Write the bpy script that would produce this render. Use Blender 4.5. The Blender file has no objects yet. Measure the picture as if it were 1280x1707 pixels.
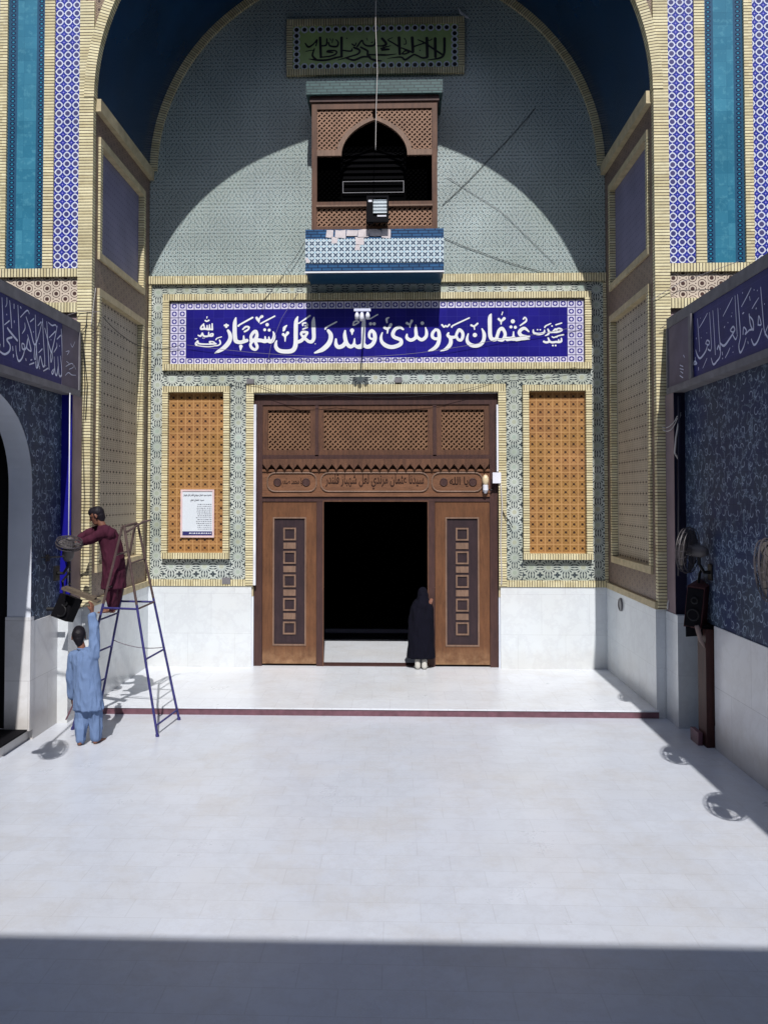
import bpy, bmesh, math, random
import numpy as np
from mathutils import Vector, Matrix, noise

random.seed(7)
SC = bpy.context.scene
COL = SC.collection

# ---------------------------------------------------------------- camera
FPX = 1350.0                      # focal length in pixels of the 1280 x 1707 photograph
YAW, PITCH = 0.0305, 0.0278
PX0, PY0 = 619.59, 789.20         # principal point
CAM = Vector((0.4116, 0.0, 3.4728))
_Rz = Matrix.Rotation(YAW, 3, 'Z'); _Rx = Matrix.Rotation(PITCH, 3, 'X')
CM = _Rz @ _Rx                    # right / forward / up basis
cd = bpy.data.cameras.new('camera'); cam = bpy.data.objects.new('camera', cd); COL.objects.link(cam)
cam.location = CAM
cam.rotation_euler = (CM @ Matrix.Rotation(math.pi / 2, 3, 'X')).to_euler()
cd.sensor_fit = 'VERTICAL'; cd.sensor_height = 36.0
cd.lens = 36.0 * FPX / 1707.0
cd.shift_x = (640.0 - PX0) / 1707.0
cd.shift_y = -(853.5 - PY0) / 1707.0
cd.clip_start = 0.05; cd.clip_end = 500
SC.camera = cam

def at(px, py, **k):
    """point of the photograph's pixel (px, py) on the world plane X=, Y= or Z=."""
    d = CM @ Vector(((px - PX0) / FPX, 1.0, -(py - PY0) / FPX))
    a = 'XYZ'.index(next(iter(k))); t = (k['XYZ'[a]] - CAM[a]) / d[a]
    return CAM + d * t

# ---------------------------------------------------------------- light
SUN_DIR = Vector((-0.08, 1.0, -1.15)).normalized()      # the way the light travels
ELEV = math.asin(-SUN_DIR.z)
sd = bpy.data.lights.new('sun', 'SUN'); sun = bpy.data.objects.new('sun', sd); COL.objects.link(sun)
sd.energy = 4.2; sd.angle = math.radians(0.5); sd.color = (1.0, 0.965, 0.93)
sun.rotation_euler = SUN_DIR.to_track_quat('-Z', 'Y').to_euler()
W = bpy.data.worlds.new('World'); SC.world = W; W.use_nodes = True
wn = W.node_tree.nodes; wl = W.node_tree.links
bg = wn['Background']; sky = wn.new('ShaderNodeTexSky'); sky.sky_type = 'NISHITA'
sky.sun_disc = False; sky.sun_elevation = ELEV
sky.sun_rotation = math.atan2(-SUN_DIR.x, -SUN_DIR.y)
wl.new(sky.outputs[0], bg.inputs[0]); bg.inputs[1].default_value = 0.125
SC.view_settings.view_transform = 'Standard'; SC.view_settings.look = 'None'
SC.view_settings.exposure = 0.0; SC.view_settings.gamma = 1.0
SC.render.engine = 'CYCLES'
SC.cycles.max_bounces = 8; SC.cycles.diffuse_bounces = 2; SC.cycles.glossy_bounces = 2
SC.cycles.transparent_max_bounces = 8; SC.cycles.caustics_reflective = False; SC.cycles.caustics_refractive = False
SC.cycles.sample_clamp_indirect = 4.0

# ---------------------------------------------------------------- material helpers
def S(r, g, b, k=1.0):
    f = lambda c: ((c / 255.0) / 12.92 if c <= 10 else ((c / 255.0 + 0.055) / 1.055) ** 2.4) * k
    return (f(r), f(g), f(b), 1.0)

class Xp:
    """a float socket one can calculate with"""
    def __init__(s, m, v): s.m, s.v = m, v
    def _op(s, op, *a, clamp=False):
        n = s.m.nt.nodes.new('ShaderNodeMath'); n.operation = op; n.use_clamp = clamp
        for i, x in enumerate((s,) + a):
            x = x.v if isinstance(x, Xp) else x
            if isinstance(x, (int, float)): n.inputs[i].default_value = x
            else: s.m.nt.links.new(x, n.inputs[i])
        return Xp(s.m, n.outputs[0])
    def __add__(s, o): return s._op('ADD', o)
    def __sub__(s, o): return s._op('SUBTRACT', o)
    def __rsub__(s, o): return Xp(s.m, o)._op('SUBTRACT', s)
    def __mul__(s, o): return s._op('MULTIPLY', o)
    __rmul__ = __mul__; __radd__ = __add__
    def __truediv__(s, o): return s._op('DIVIDE', o)
    def fr(s): return s._op('FRACT')
    def fl(s): return s._op('FLOOR')
    def ab(s): return s._op('ABSOLUTE')
    def cos(s): return s._op('COSINE')
    def sin(s): return s._op('SINE')
    def sq(s): return s._op('SQRT')
    def mn(s, o): return s._op('MINIMUM', o)
    def mx(s, o): return s._op('MAXIMUM', o)
    def atan2(s, o): return s._op('ARCTAN2', o)
    def gt(s, a, soft=0.02):      # soft step, 1 above a
        return ((s - a) / soft)._op('ADD', 0.5, clamp=True)
    def lt(s, a, soft=0.02): return 1.0 - s.gt(a, soft)
    def band(s, a, b, soft=0.02): return s.gt(a, soft) * s.lt(b, soft)

class Mat:
    def __init__(s, name, rough=0.6, spec=0.35):
        s.m = bpy.data.materials.new(name); s.m.use_nodes = True; s.nt = s.m.node_tree
        s.b = s.nt.nodes['Principled BSDF']; s.b.inputs['Roughness'].default_value = rough
        s.b.inputs['Specular IOR Level'].default_value = spec
        tc = s.nt.nodes.new('ShaderNodeTexCoord'); sp = s.nt.nodes.new('ShaderNodeSeparateXYZ')
        s.nt.links.new(tc.outputs['UV'], sp.inputs[0])
        s.u, s.v = Xp(s, sp.outputs[0]), Xp(s, sp.outputs[1])
        s.geo = s.nt.nodes.new('ShaderNodeNewGeometry')
    def noise(s, scale, detail=3, vec=None, rough=0.55, stretch=None):
        n = s.nt.nodes.new('ShaderNodeTexNoise'); n.inputs['Scale'].default_value = scale
        n.inputs['Detail'].default_value = detail; n.inputs['Roughness'].default_value = rough
        src = vec if vec is not None else s.geo.outputs['Position']
        if stretch:
            mp = s.nt.nodes.new('ShaderNodeMapping'); mp.inputs['Scale'].default_value = stretch
            s.nt.links.new(src, mp.inputs['Vector']); src = mp.outputs[0]
        s.nt.links.new(src, n.inputs['Vector']); return Xp(s, n.outputs['Fac'])
    def white(s, x, y=0.0):
        c = s.nt.nodes.new('ShaderNodeCombineXYZ')
        for i, q in enumerate((x, y)):
            if isinstance(q, Xp): s.nt.links.new(q.v, c.inputs[i])
            else: c.inputs[i].default_value = q
        n = s.nt.nodes.new('ShaderNodeTexWhiteNoise'); n.noise_dimensions = '3D'
        s.nt.links.new(c.outputs[0], n.inputs['Vector']); return Xp(s, n.outputs['Value'])
    def mix(s, f, a, b, blend='MIX'):
        n = s.nt.nodes.new('ShaderNodeMix'); n.data_type = 'RGBA'; n.blend_type = blend
        for sock, q in ((n.inputs[0], f), (n.inputs[6], a), (n.inputs[7], b)):
            q = q.v if isinstance(q, Xp) else q
            if isinstance(q, (int, float)): sock.default_value = q
            elif isinstance(q, tuple): sock.default_value = q
            else: s.nt.links.new(q, sock)
        return n.outputs[2]
    def vary(s, col, lo=0.82, hi=1.12, scale=1.3, detail=5):
        """wear and dust: multiplies a colour by slow noise"""
        f = s.noise(scale, detail)
        g = (f - 0.5) * (2.2 * (hi - lo)) + (lo + hi) / 2
        c = s.nt.nodes.new('ShaderNodeCombineColor')
        for i in range(3): s.nt.links.new(g.v, c.inputs[i])
        return s.mix(1.0, col, c.outputs[0], 'MULTIPLY')
    def col(s, c):
        if isinstance(c, tuple): s.b.inputs['Base Color'].default_value = c
        else: s.nt.links.new(c, s.b.inputs['Base Color'])
        return s
    def bump(s, h, strength=0.4, dist=0.01):
        n = s.nt.nodes.new('ShaderNodeBump'); n.inputs['Strength'].default_value = strength; n.inputs['Distance'].default_value = dist
        s.nt.links.new(h.v, n.inputs['Height']); s.nt.links.new(n.outputs[0], s.b.inputs['Normal']); return s
    def holes(s, f):
        """f = 1 where the sheet is cut right through"""
        t = s.nt.nodes.new('ShaderNodeBsdfTransparent'); x = s.nt.nodes.new('ShaderNodeMixShader')
        s.nt.links.new(f.v, x.inputs[0]); s.nt.links.new(s.b.outputs[0], x.inputs[1]); s.nt.links.new(t.outputs[0], x.inputs[2])
        s.nt.links.new(x.outputs[0], s.nt.nodes['Material Output'].inputs[0]); return s

MT = {}
def flat(name, c, rough=0.6, spec=0.35, lo=0.85, hi=1.12, scale=2.0, metal=0.0, bump=0.0, bscale=60):
    m = Mat(name, rough, spec); m.col(m.vary(c, lo, hi, scale)); m.b.inputs['Metallic'].default_value = metal
    if bump: m.bump(m.noise(bscale, 3), bump, 0.01)
    MT[name] = m.m; return m.m

# bricks: small cream glazed bricks with open dark joints
def brick(name, along):
    m = Mat(name, 0.55); t = (m.v if along == 'v' else m.u) / 0.049
    o = (m.u if along == 'v' else m.v)
    edge = (t.fr() - 0.5).ab()
    wob = (m.noise(40, 2) - 0.5) * 0.10
    joint = (edge + wob).gt(0.39, 0.06)
    wn_ = m.white(t.fl(), (o / 0.6).fl())
    c = m.mix(wn_, S(206, 194, 152), S(232, 223, 184))
    c = m.mix(m.noise(9, 4).gt(0.62, 0.2) * 0.30, c, S(176, 158, 120))
    c = m.mix(joint, c, S(74, 60, 54))
    m.col(m.vary(c, 0.85, 1.1, 3)); m.bump(1.0 - joint, 0.8, 0.012); MT[name] = m.m
brick('brick_stack', 'v'); brick('brick_soldier', 'u')
flat('brick_plain', S(196, 182, 148), 0.7, lo=0.75, hi=1.15, scale=6, bump=0.3, bscale=30)

def cell(m, P, ou=0.0, ov=0.0, Pv=None):
    a = (m.u - ou) / P; b = (m.v - ov) / (Pv or P)
    return a, b, a.fr() - 0.5, b.fr() - 0.5

# white eight-sided rings on cobalt with four-petal stars between them
def rings(name, P, ou=0.0, ov=0.0):
    m = Mat(name, 0.25, 0.5); a, b, x, y = cell(m, P, ou, ov)
    oc = x.ab().mx(y.ab()).mx((x.ab() + y.ab()) * 0.74)
    d = (x * x + y * y).sq()
    ring = (oc * 0.6 + d * 0.4).band(0.285, 0.415, 0.05)
    link = (x.ab().lt(0.035, 0.03) * y.ab().gt(0.40, 0.05)).mx(y.ab().lt(0.035, 0.03) * x.ab().gt(0.40, 0.05))
    x2, y2 = (a + 0.5).fr() - 0.5, (b + 0.5).fr() - 0.5
    star = (x2.ab() * y2.ab()).lt(0.008, 0.006) * (x2.ab() + y2.ab()).lt(0.26, 0.06)
    hub = (x2 * x2 + y2 * y2).sq().lt(0.05, 0.03)
    c = m.mix(m.white(a.fl(), b.fl()), S(26, 36, 128), S(38, 52, 146))
    c = m.mix(star, c, S(74, 78, 180)); c = m.mix(hub, c, S(205, 195, 230))
    c = m.mix(d.lt(0.26, 0.03), c, m.mix(m.white(a.fl(), b.fl()), S(60, 62, 120), S(84, 80, 122)))
    c = m.mix(ring.mx(link), c, S(220, 226, 240))
    m.col(m.vary(c, 0.88, 1.1, 2.2)); MT[name] = m.m
rings('ring_tiles', 0.1383, 4.735, 7.155)

def border_squares(name, P, ou, ov):
    m = Mat(name, 0.25, 0.5); a, b, x, y = cell(m, P, ou, ov)
    sqd = x.ab().mx(y.ab()); d = (x * x + y * y).sq()
    white = sqd.band(0.31, 0.455, 0.04).mx((x.ab() + y.ab()).lt(0.21, 0.05)).mx((sqd.lt(0.36, 0.04) * d.gt(0.33, 0.05)))
    c = m.mix(white, S(52, 46, 140), S(216, 214, 236))
    c = m.mix(sqd.gt(0.468, 0.02), c, S(40, 36, 100))
    m.col(m.vary(c, 0.88, 1.1, 2.2)); MT[name] = m.m
border_squares('square_tiles', 0.154, -4.065, 6.19)

# turquoise field, framed by two columns of dark links
def turquoise(name, xc, hw):
    m = Mat(name, 0.22, 0.5)
    x = (m.u.ab() - xc); e = x.ab()
    c = m.mix(m.white((m.u / 0.21).fl(), (m.v / 0.2).fl()), S(48, 114, 142), S(66, 134, 160))
    c = m.mix(m.noise(14, 5).gt(0.6, 0.15) * 0.35, c, S(98, 164, 184))
    jl = ((m.v / 0.2).fr() - 0.5).ab().gt(0.485, 0.01).mx(((m.u / 0.21).fr() - 0.5).ab().gt(0.487, 0.01))
    c = m.mix(jl * 0.5, c, S(40, 100, 130))
    q = (m.v / 0.075).fr() - 0.5; w = (e - (hw - 0.075)) / 0.10
    r = (q * q + w * w).sq()
    edge = e.gt(hw - 0.15, 0.01)
    link = r.band(0.24, 0.42, 0.06) * edge
    c = m.mix(edge, c, S(44, 86, 116)); c = m.mix(link, c, S(20, 34, 66)); c = m.mix(r.lt(0.16, 0.05) * edge, c, S(40, 140, 170))
    m.col(m.vary(c, 0.85, 1.12, 1.2)); MT[name] = m.m
turquoise('turquoise_tiles', 5.6225, 0.3075)

# pale green hexagonal net of the upper wall
def hexnet(name, light, dark, P=0.15):
    m = Mat(name, 0.3, 0.45); k = 2 * math.pi / P * 1.1547
    c1 = (m.u * k).cos(); c2 = (m.u * (-0.5 * k) + m.v * (0.866 * k)).cos(); c3 = (m.u * (0.5 * k) + m.v * (0.866 * k)).cos()
    h = c1 + c2 + c3
    k2 = k * 2
    g = (m.v * k2).cos() + (m.v * (-0.5 * k2) + m.u * (0.866 * k2)).cos() + (m.v * (0.5 * k2) + m.u * (0.866 * k2)).cos()
    lines = h.band(0.05, 0.55, 0.25).mx(h.band(2.2, 2.62, 0.15)).mx(h.lt(-1.32, 0.12))
    spots = g.gt(1.5, 0.4)
    c = m.mix(m.noise(1.2, 4), light, tuple(x * 0.8 for x in light[:3]) + (1,))
    c = m.mix(spots * 0.6, c, dark); c = m.mix(lines * 0.85, c, dark)
    c = m.mix(h.band(0.7, 1.9, 0.2) * 0.45, c, S(222, 228, 222))
    c = m.mix(m.noise(0.5, 4).gt(0.5, 0.3) * 0.35, c, S(216, 218, 196), 'MULTIPLY')
    ta, tb = m.u / 0.3, m.v / 0.3
    c = m.mix(m.white(ta.fl(), tb.fl()) * 0.14, c, S(120, 132, 130))
    c = m.mix(((ta.fr() - 0.5).ab().mx((tb.fr() - 0.5).ab())).gt(0.488, 0.01) * 0.35, c, S(90, 96, 96))
    m.col(m.vary(c, 0.85, 1.1, 0.9)); MT[name] = m.m
hexnet('hexagon_tiles', S(184, 200, 202), S(42, 54, 58))

# rosette border: sixteen-slit sunflowers, one per cell (u, v given per strip)
def rosette(name):
    m = Mat(name, 0.3, 0.45); a, b, x, y = cell(m, 0.30)
    d = (x * x + y * y).sq(); th = y.atan2(x)
    slit = (th * 16).cos().gt(0.0, 0.5) * d.band(0.30, 0.46, 0.04)
    fine = ((th * 16).cos().lt(-0.3, 0.5) * d.band(0.19, 0.265, 0.03)).mx(d.band(0.275, 0.295, 0.02) * 0.6)
    core = d.lt(0.15, 0.02)
    x2, y2 = (a + 0.5).fr() - 0.5, (b + 0.5).fr() - 0.5
    corner = ((x2.ab() * y2.ab()).lt(0.006, 0.005) * (x2 * x2 + y2 * y2).sq().band(0.03, 0.14, 0.02))
    side = (x.ab().gt(0.43, 0.03) * ((y * 12.0 * math.pi).cos()).gt(0.2, 0.4)).mx(y.ab().gt(0.43, 0.03) * ((x * 12.0 * math.pi).cos()).gt(0.2, 0.4))
    c = m.mix(m.white(a.fl(), b.fl()), S(192, 202, 198), S(212, 218, 212))
    c = m.mix(core, c, m.mix(m.white(b.fl(), a.fl()), S(186, 188, 168), S(176, 194, 188)))
    c = m.mix(fine * 0.6, c, S(84, 104, 106))
    c = m.mix(m.noise(0.8, 3).gt(0.5, 0.3) * 0.4, c, S(176, 178, 152), 'MULTIPLY')
    c = m.mix((slit.mx(corner)).mx(side * 0.7), c, S(34, 46, 58))
    m.col(m.vary(c, 0.86, 1.1, 2.0)); MT[name] = m.m
rosette('rosette_tiles')

# terracotta pierced tiles
def terracotta(name, ou, ov):
    m = Mat(name, 0.7); a, b, x, y = cell(m, 1.12 / 7, ou, ov, 3.13 / 20)
    ax, ay = x.ab(), y.ab(); sqd = ax.mx(ay)
    hole = (ax + ay).lt(0.18, 0.06)
    dent = (ax - ay).ab().lt(0.07, 0.04) * sqd.band(0.15, 0.34, 0.04)
    ridge = sqd.band(0.35, 0.39, 0.02)
    joint = sqd.gt(0.465, 0.02)
    wnz = m.white(a.fl(), b.fl())
    c = m.mix(wnz, S(152, 108, 66), S(176, 130, 82))
    c = m.mix(m.noise(1.4, 3, stretch=(0.5, 1, 1)).gt(0.5, 0.25) * 0.55, c, S(160, 124, 60))
    c = m.mix(ridge * 0.4, c, S(124, 72, 42)); c = m.mix(dent * 0.6, c, S(108, 62, 36))
    c = m.mix(joint, c, S(190, 146, 98)); c = m.mix(hole, c, S(44, 20, 14))
    m.col(m.vary(c, 0.88, 1.1, 4)); m.bump(1.0 - hole.mx(dent * 0.6), 0.6, 0.01); MT[name] = m.m
terracotta('terracotta_tiles', 2.98, 2.37)

# star lattice tiles (brown field, white straps)
def starlat(name, P, light, dark, th=0.3):
    m = Mat(name, 0.45); k = 2 * math.pi / P
    h = (m.u * k).cos() + (m.u * (-0.5 * k) + m.v * (0.866 * k)).cos() + (m.u * (0.5 * k) + m.v * (0.866 * k)).cos()
    hole = h.gt(1.75, 0.5).mx(h.band(-0.55, 0.12, 0.25)).mx(h.lt(-1.42, 0.05))
    c = m.mix(hole, light, dark); m.col(m.vary(c, 0.85, 1.1, 3)); MT[name] = m.m
starlat('lattice_tiles', 0.15, S(206, 192, 176), S(72, 50, 46))
starlat('spandrel_tiles', 0.12, S(150, 132, 112), S(74, 58, 54))
starlat('niche_tiles', 0.14, S(136, 116, 104), S(104, 86, 80))

# dotted brown panels of the niche sides
def dots(name, base, dk, rows=0.19, colp=0.11):
    m = Mat(name, 0.6); a = m.u / colp; b = m.v / rows; x, y = a.fr() - 0.5, b.fr() - 0.5
    dot = (x * x * 0.8 + y * y * 3.0).sq().lt(0.18, 0.06)
    x2, y2 = (a * 1.5).fr() - 0.5, (b * 5).fr() - 0.5
    small = (x2 * x2 + y2 * y2).sq().lt(0.24, 0.1) * 0.5
    c = m.mix(m.noise(1.1, 4), base, tuple(q * 0.78 for q in base[:3]) + (1,))
    c = m.mix(small, c, dk); c = m.mix(dot, c, dk)
    m.col(m.vary(c, 0.85, 1.1, 2)); MT[name] = m.m
dots('dotted_tiles', S(196, 186, 166), S(54, 44, 40), 0.19, 0.16); dots('violet_tiles', S(132, 130, 160), S(98, 95, 126), 0.12, 0.09)

flat('vault_tiles', S(8, 50, 86), 0.22, 0.5, 0.7, 1.25, 0.9)
# dark blue scrolling floral tiles
def scroll(name):
    m = Mat(name, 0.6, 0.2)
    n1 = m.noise(5.5, 3); n2 = m.noise(11.0, 2)
    vine = (n1 - 0.5).ab().lt(0.018, 0.014); leaf = n2.gt(0.60, 0.05) * (n1 - 0.5).ab().lt(0.07, 0.03)
    a, b, x, y = cell(m, 0.21)
    r = ((x - (m.white(a.fl(), b.fl()) - 0.5) * 0.5) * (x - (m.white(a.fl(), b.fl()) - 0.5) * 0.5) + y * y).sq()
    th = y.atan2(x)
    curl = r.band(0.19, 0.245, 0.03) * (th + m.white(b.fl(), a.fl()) * 6.28).sin().gt(0.0, 0.4)
    c = m.mix(m.noise(1.6, 3).gt(0.5, 0.4), S(50, 60, 96), S(66, 78, 94))
    c = m.mix(leaf * 0.5, c, S(96, 116, 132)); c = m.mix(vine * 0.7, c, S(132, 150, 172)); c = m.mix(curl * 0.9, c, S(168, 184, 206))
    jo = x.ab().mx(y.ab()).gt(0.485, 0.01)
    c = m.mix(jo * 0.4, c, S(28, 30, 50))
    m.col(m.vary(c, 0.75, 1.15, 1.0)); MT[name] = m.m
scroll('floral_tiles')
def glazed(name, c0, P, rough=0.2):
    m = Mat(name, rough, 0.45); a, b, x, y = cell(m, P)
    jo = x.ab().mx(y.ab()).gt(0.487, 0.012)
    c = m.mix(m.white(a.fl(), b.fl()), c0, tuple(min(1, q * 1.22) for q in c0[:3]) + (1,))
    c = m.mix(jo * 0.12, c, S(120, 120, 190))
    m.col(m.vary(c, 0.85, 1.15, 1.5)); MT[name] = m.m
glazed('cobalt_glaze', S(34, 30, 122), 0.2); glazed('navy_glaze', S(30, 34, 98), 0.25, 0.55)
flat('green_glaze', S(164, 190, 118), 0.35, 0.5, 0.75, 1.2, 3); flat('letter_white', S(232, 234, 238), 0.35, 0.5, 0.92, 1.05, 3)
flat('letter_grey', S(214, 218, 240), 0.4, 0.4, 0.9, 1.1, 3); flat('letter_black', S(12, 16, 14), 0.5)
flat('stone_grey', S(122, 120, 124), 0.7, 0.3, 0.75, 1.15, 5, bump=0.2)
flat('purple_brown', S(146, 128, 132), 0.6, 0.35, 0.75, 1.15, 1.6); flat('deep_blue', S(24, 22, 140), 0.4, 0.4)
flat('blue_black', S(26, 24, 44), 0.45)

# marble: courtyard slabs, wall slabs
def marble(name, base, vein, su, sv, rough=0.3, joint=0.35, lo=0.93, hi=1.05, grime=0.0, dust=0.0):
    m = Mat(name, rough, 0.45); a, b = m.u / su, m.v / sv
    a2 = a + (b.fl() * 0.5)
    x, y = a2.fr() - 0.5, b.fr() - 0.5
    jo = (x.ab() * su).gt(0.5 * su - 0.004, 0.004).mx((y.ab() * sv).gt(0.5 * sv - 0.004, 0.004))
    w = m.white(a2.fl(), b.fl())
    c = m.mix(w, base, tuple(q * 0.965 for q in base[:3]) + (1,))
    n = m.noise(1.7, 7, rough=0.65); c = m.mix((n - 0.5).ab().lt(0.03, 0.05) * 0.16, c, vein)
    c = m.mix(m.noise(0.55, 4).gt(0.58, 0.25) * 0.16, c, S(206, 196, 178))
    c = m.mix(jo * joint, c, S(130, 128, 130))
    if grime:      # splash dirt along the foot of a wall
        c = m.mix((m.noise(2.2, 6, rough=0.7) * 0.75 + 0.05 - m.v).gt(0.0, 0.35) * grime * 0.55, c, S(168, 156, 140))
    if dust:       # scuffs, tracked dirt and dried puddles
        p = m.noise(0.9, 8, rough=0.72); q = m.noise(7.0, 5, rough=0.7)
        c = m.mix(p.gt(0.56, 0.12) * dust, c, S(182, 174, 162)); c = m.mix(q.gt(0.68, 0.06) * dust * 0.8, c, S(150, 146, 142))
        c = m.mix((m.noise(1.3, 9, rough=0.8) - 0.5).ab().lt(0.008, 0.01) * dust * 0.7, c, S(160, 158, 160))
        r = (p * 0.35 + 0.15); m.nt.links.new(r.v, m.b.inputs['Roughness'])
    m.col(m.vary(c, lo, hi, 0.6)); MT[name] = m.m
marble('courtyard_marble', S(202, 208, 219), S(172, 174, 182), 0.61, 0.305, 0.32, 0.18, 0.96, 1.04, dust=0.2)
marble('platform_marble', S(222, 227, 234), S(190, 192, 200), 0.61, 0.61, 0.28, 0.22, 0.95, 1.04, dust=0.18)
marble('wall_marble', S(220, 226, 230), S(176, 178, 188), 0.92, 0.78, 0.22, 0.2, grime=0.3)
marble('arcade_marble', S(230, 231, 234), S(186, 184, 182), 1.2, 0.85, 0.3, 0.4, 0.85, 1.08, grime=0.7)
flat('maroon_stone', S(112, 78, 88), 0.4, 0.4, 0.7, 1.25, 9)
flat('white_plaster', S(222, 228, 240), 0.7, 0.3, 0.88, 1.06, 1.5)

# wood
def wood(name, c1, c2, rough=0.55, ax=(6, 6, 0.7), worn=None):
    m = Mat(name, rough, 0.35); n = m.noise(3.0, 6, rough=0.65, stretch=ax); n2 = m.noise(14, 3, stretch=ax)
    c = m.mix((n - 0.28) * 2.0, c1, c2); c = m.mix(n2.gt(0.58, 0.1) * 0.35, c, tuple(q * 0.5 for q in c1[:3]) + (1,))
    if worn:       # bleached scuffed foot of the doors
        f = m.noise(5, 6, rough=0.7).gt(0.50, 0.35) * m.v.lt(0.34, 0.35); c = m.mix(f * 0.75, c, worn)
    m.col(m.vary(c, 0.82, 1.14, 2.5)); m.bump(n2, 0.15, 0.004); MT[name] = m.m
wood('door_wood', S(90, 58, 38), S(122, 82, 54), worn=S(172, 138, 104))
wood('dark_wood', S(60, 40, 40), S(82, 56, 50)); wood('frame_wood', S(78, 52, 40), S(110, 76, 56))
wood('carved_wood', S(104, 70, 50), S(134, 94, 68), ax=(0.7, 6, 6)); wood('inlay_wood', S(42, 30, 36), S(58, 42, 46))
wood('square_wood', S(112, 88, 74), S(144, 116, 98)); wood('red_post_wood', S(54, 30, 28), S(78, 42, 38))
wood('weathered_board', S(88, 78, 68), S(116, 104, 90), ax=(0.7, 6, 6))
def wood_lattice(name, P, c1, c2):
    m = Mat(name, 0.55); a = (m.u + m.v) / P; b = (m.u - m.v) / P
    par = ((a.fl() + b.fl()) / 2.0).fr().gt(0.25, 0.01)
    fa, fb = (a.fr() - 0.5).ab(), (b.fr() - 0.5).ab()
    h = par * fa.lt(0.40, 0.02) * fb.lt(0.22, 0.02) + (1.0 - par) * fa.lt(0.22, 0.02) * fb.lt(0.30, 0.02)
    n = m.noise(5, 5); m.col(m.vary(m.mix(n, c1, c2), 0.8, 1.15, 3)); m.holes(h); MT[name] = m.m
wood_lattice('lattice_wood', 0.095, S(122, 90, 70), S(150, 114, 90)); wood_lattice('brown_lattice', 0.10, S(110, 80, 60), S(138, 104, 78))

# balcony tiles
def crosses(name, P):
    m = Mat(name, 0.25, 0.5); a, b, x, y = cell(m, P); r = (x.ab() - y.ab()).ab()
    cr = r.lt(0.15, 0.05) * x.ab().mx(y.ab()).lt(0.37, 0.03) * (1.0 - (x.ab() + y.ab()).lt(0.06, 0.03))
    c = m.mix(cr, S(200, 216, 224), S(38, 60, 90)); c = m.mix(x.ab().mx(y.ab()).gt(0.455, 0.03) * (x.ab() + y.ab()).gt(0.82, 0.05), c, S(140, 184, 210))
    m.col(m.vary(c, 0.9, 1.06, 3)); MT[name] = m.m
crosses('cross_tiles', 0.112)
def meander(name, c0, c1):
    m = Mat(name, 0.28, 0.5); b = m.v / 0.058; a = m.u / 0.19 + (b.fl() * 0.37)
    x, y = a.fr() - 0.5, b.fr() - 0.5
    jo = (x.ab() * 0.19).gt(0.087, 0.006).mx((y.ab() * 0.058).gt(0.022, 0.006))
    c = m.mix(m.white(a.fl(), b.fl()), c0, tuple(min(1, q * 1.35) for q in c0[:3]) + (1,)); c = m.mix(jo, c, c1)
    m.col(m.vary(c, 0.85, 1.1, 3)); MT[name] = m.m
meander('blue_meander', S(44, 84, 124), S(22, 32, 62)); meander('green_meander', S(60, 86, 86), S(28, 42, 46))
flat('teal_soffit', S(20, 70, 104), 0.3, 0.45); flat('bare_mortar', S(214, 206, 208), 0.85, 0.2, 0.85, 1.1, 8, bump=0.5, bscale=25)

flat('louvre_black', S(7, 7, 9), 0.9, 0.05); flat('carved_dark', S(44, 26, 22), 0.8, 0.2); flat('end_tile', S(104, 96, 112), 0.6, 0.3, 0.75, 1.15, 3)
flat('black_metal', S(20, 20, 24), 0.55, 0.3); flat('black_box', S(11, 10, 16), 0.8, 0.15); flat('grey_metal', S(120, 120, 124), 0.4, 0.5, metal=0.6)
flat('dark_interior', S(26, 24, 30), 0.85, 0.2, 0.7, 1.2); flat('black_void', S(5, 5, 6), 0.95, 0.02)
flat('shade_carpet', S(30, 32, 46), 0.95, 0.1)
flat('white_plastic', S(226, 228, 238), 0.4, 0.45); flat('lamp_glass', S(190, 200, 206), 0.12, 0.6); flat('bulb_glass', S(226, 206, 170), 0.2, 0.5)
flat('cable_black', S(30, 28, 34), 0.6); flat('cable_grey', S(120, 116, 124), 0.6); flat('cable_white', S(190, 186, 184), 0.6)
flat('ladder_paint', S(54, 52, 112), 0.45, 0.4, 0.7, 1.3, 12); flat('ladder_bare', S(88, 72, 70), 0.55, 0.35, 0.7, 1.3, 12)
flat('paper', S(216, 224, 232), 0.5, 0.4, 0.95, 1.04); flat('poster_pink', S(226, 200, 200), 0.6); flat('poster_blue', S(52, 50, 110), 0.5); flat('ink', S(66, 66, 84), 0.6)
def cloth(name, c, lo=0.85, hi=1.1):
    m = Mat(name, 0.9, 0.12); m.col(m.vary(c, lo, hi, 5)); m.bump(m.noise(7, 3, stretch=(3, 3, 0.6)), 0.5, 0.03); MT[name] = m.m
cloth('blue_cloth', S(110, 132, 170)); cloth('maroon_cloth', S(72, 34, 50)); cloth('black_cloth', S(14, 14, 26)); cloth('pale_cloth', S(84, 86, 96))
cloth('strap_cloth', S(150, 132, 126))
flat('skin', S(124, 84, 68), 0.55, 0.35, 0.92, 1.06, 8); flat('hair', S(22, 18, 26), 0.6, 0.3); flat('pale_sole', S(186, 184, 178), 0.8)
flat('fan_grey', S(96, 92, 92), 0.5, 0.4); flat('fan_wire', S(70, 66, 70), 0.5, 0.4); flat('maroon_side', S(70, 30, 34), 0.5)

# ---------------------------------------------------------------- mesh helpers
def tag(o, label, cat, group=None, kind=None):
    o['label'] = label; o['category'] = cat
    if group: o['group'] = group
    if kind: o['kind'] = kind
    return o
def thing(name, label, cat, loc=(0, 0, 0), group=None):
    o = bpy.data.objects.new(name, None); COL.objects.link(o); o.location = loc; o.empty_display_size = 0.2
    return tag(o, label, cat, group)

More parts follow.
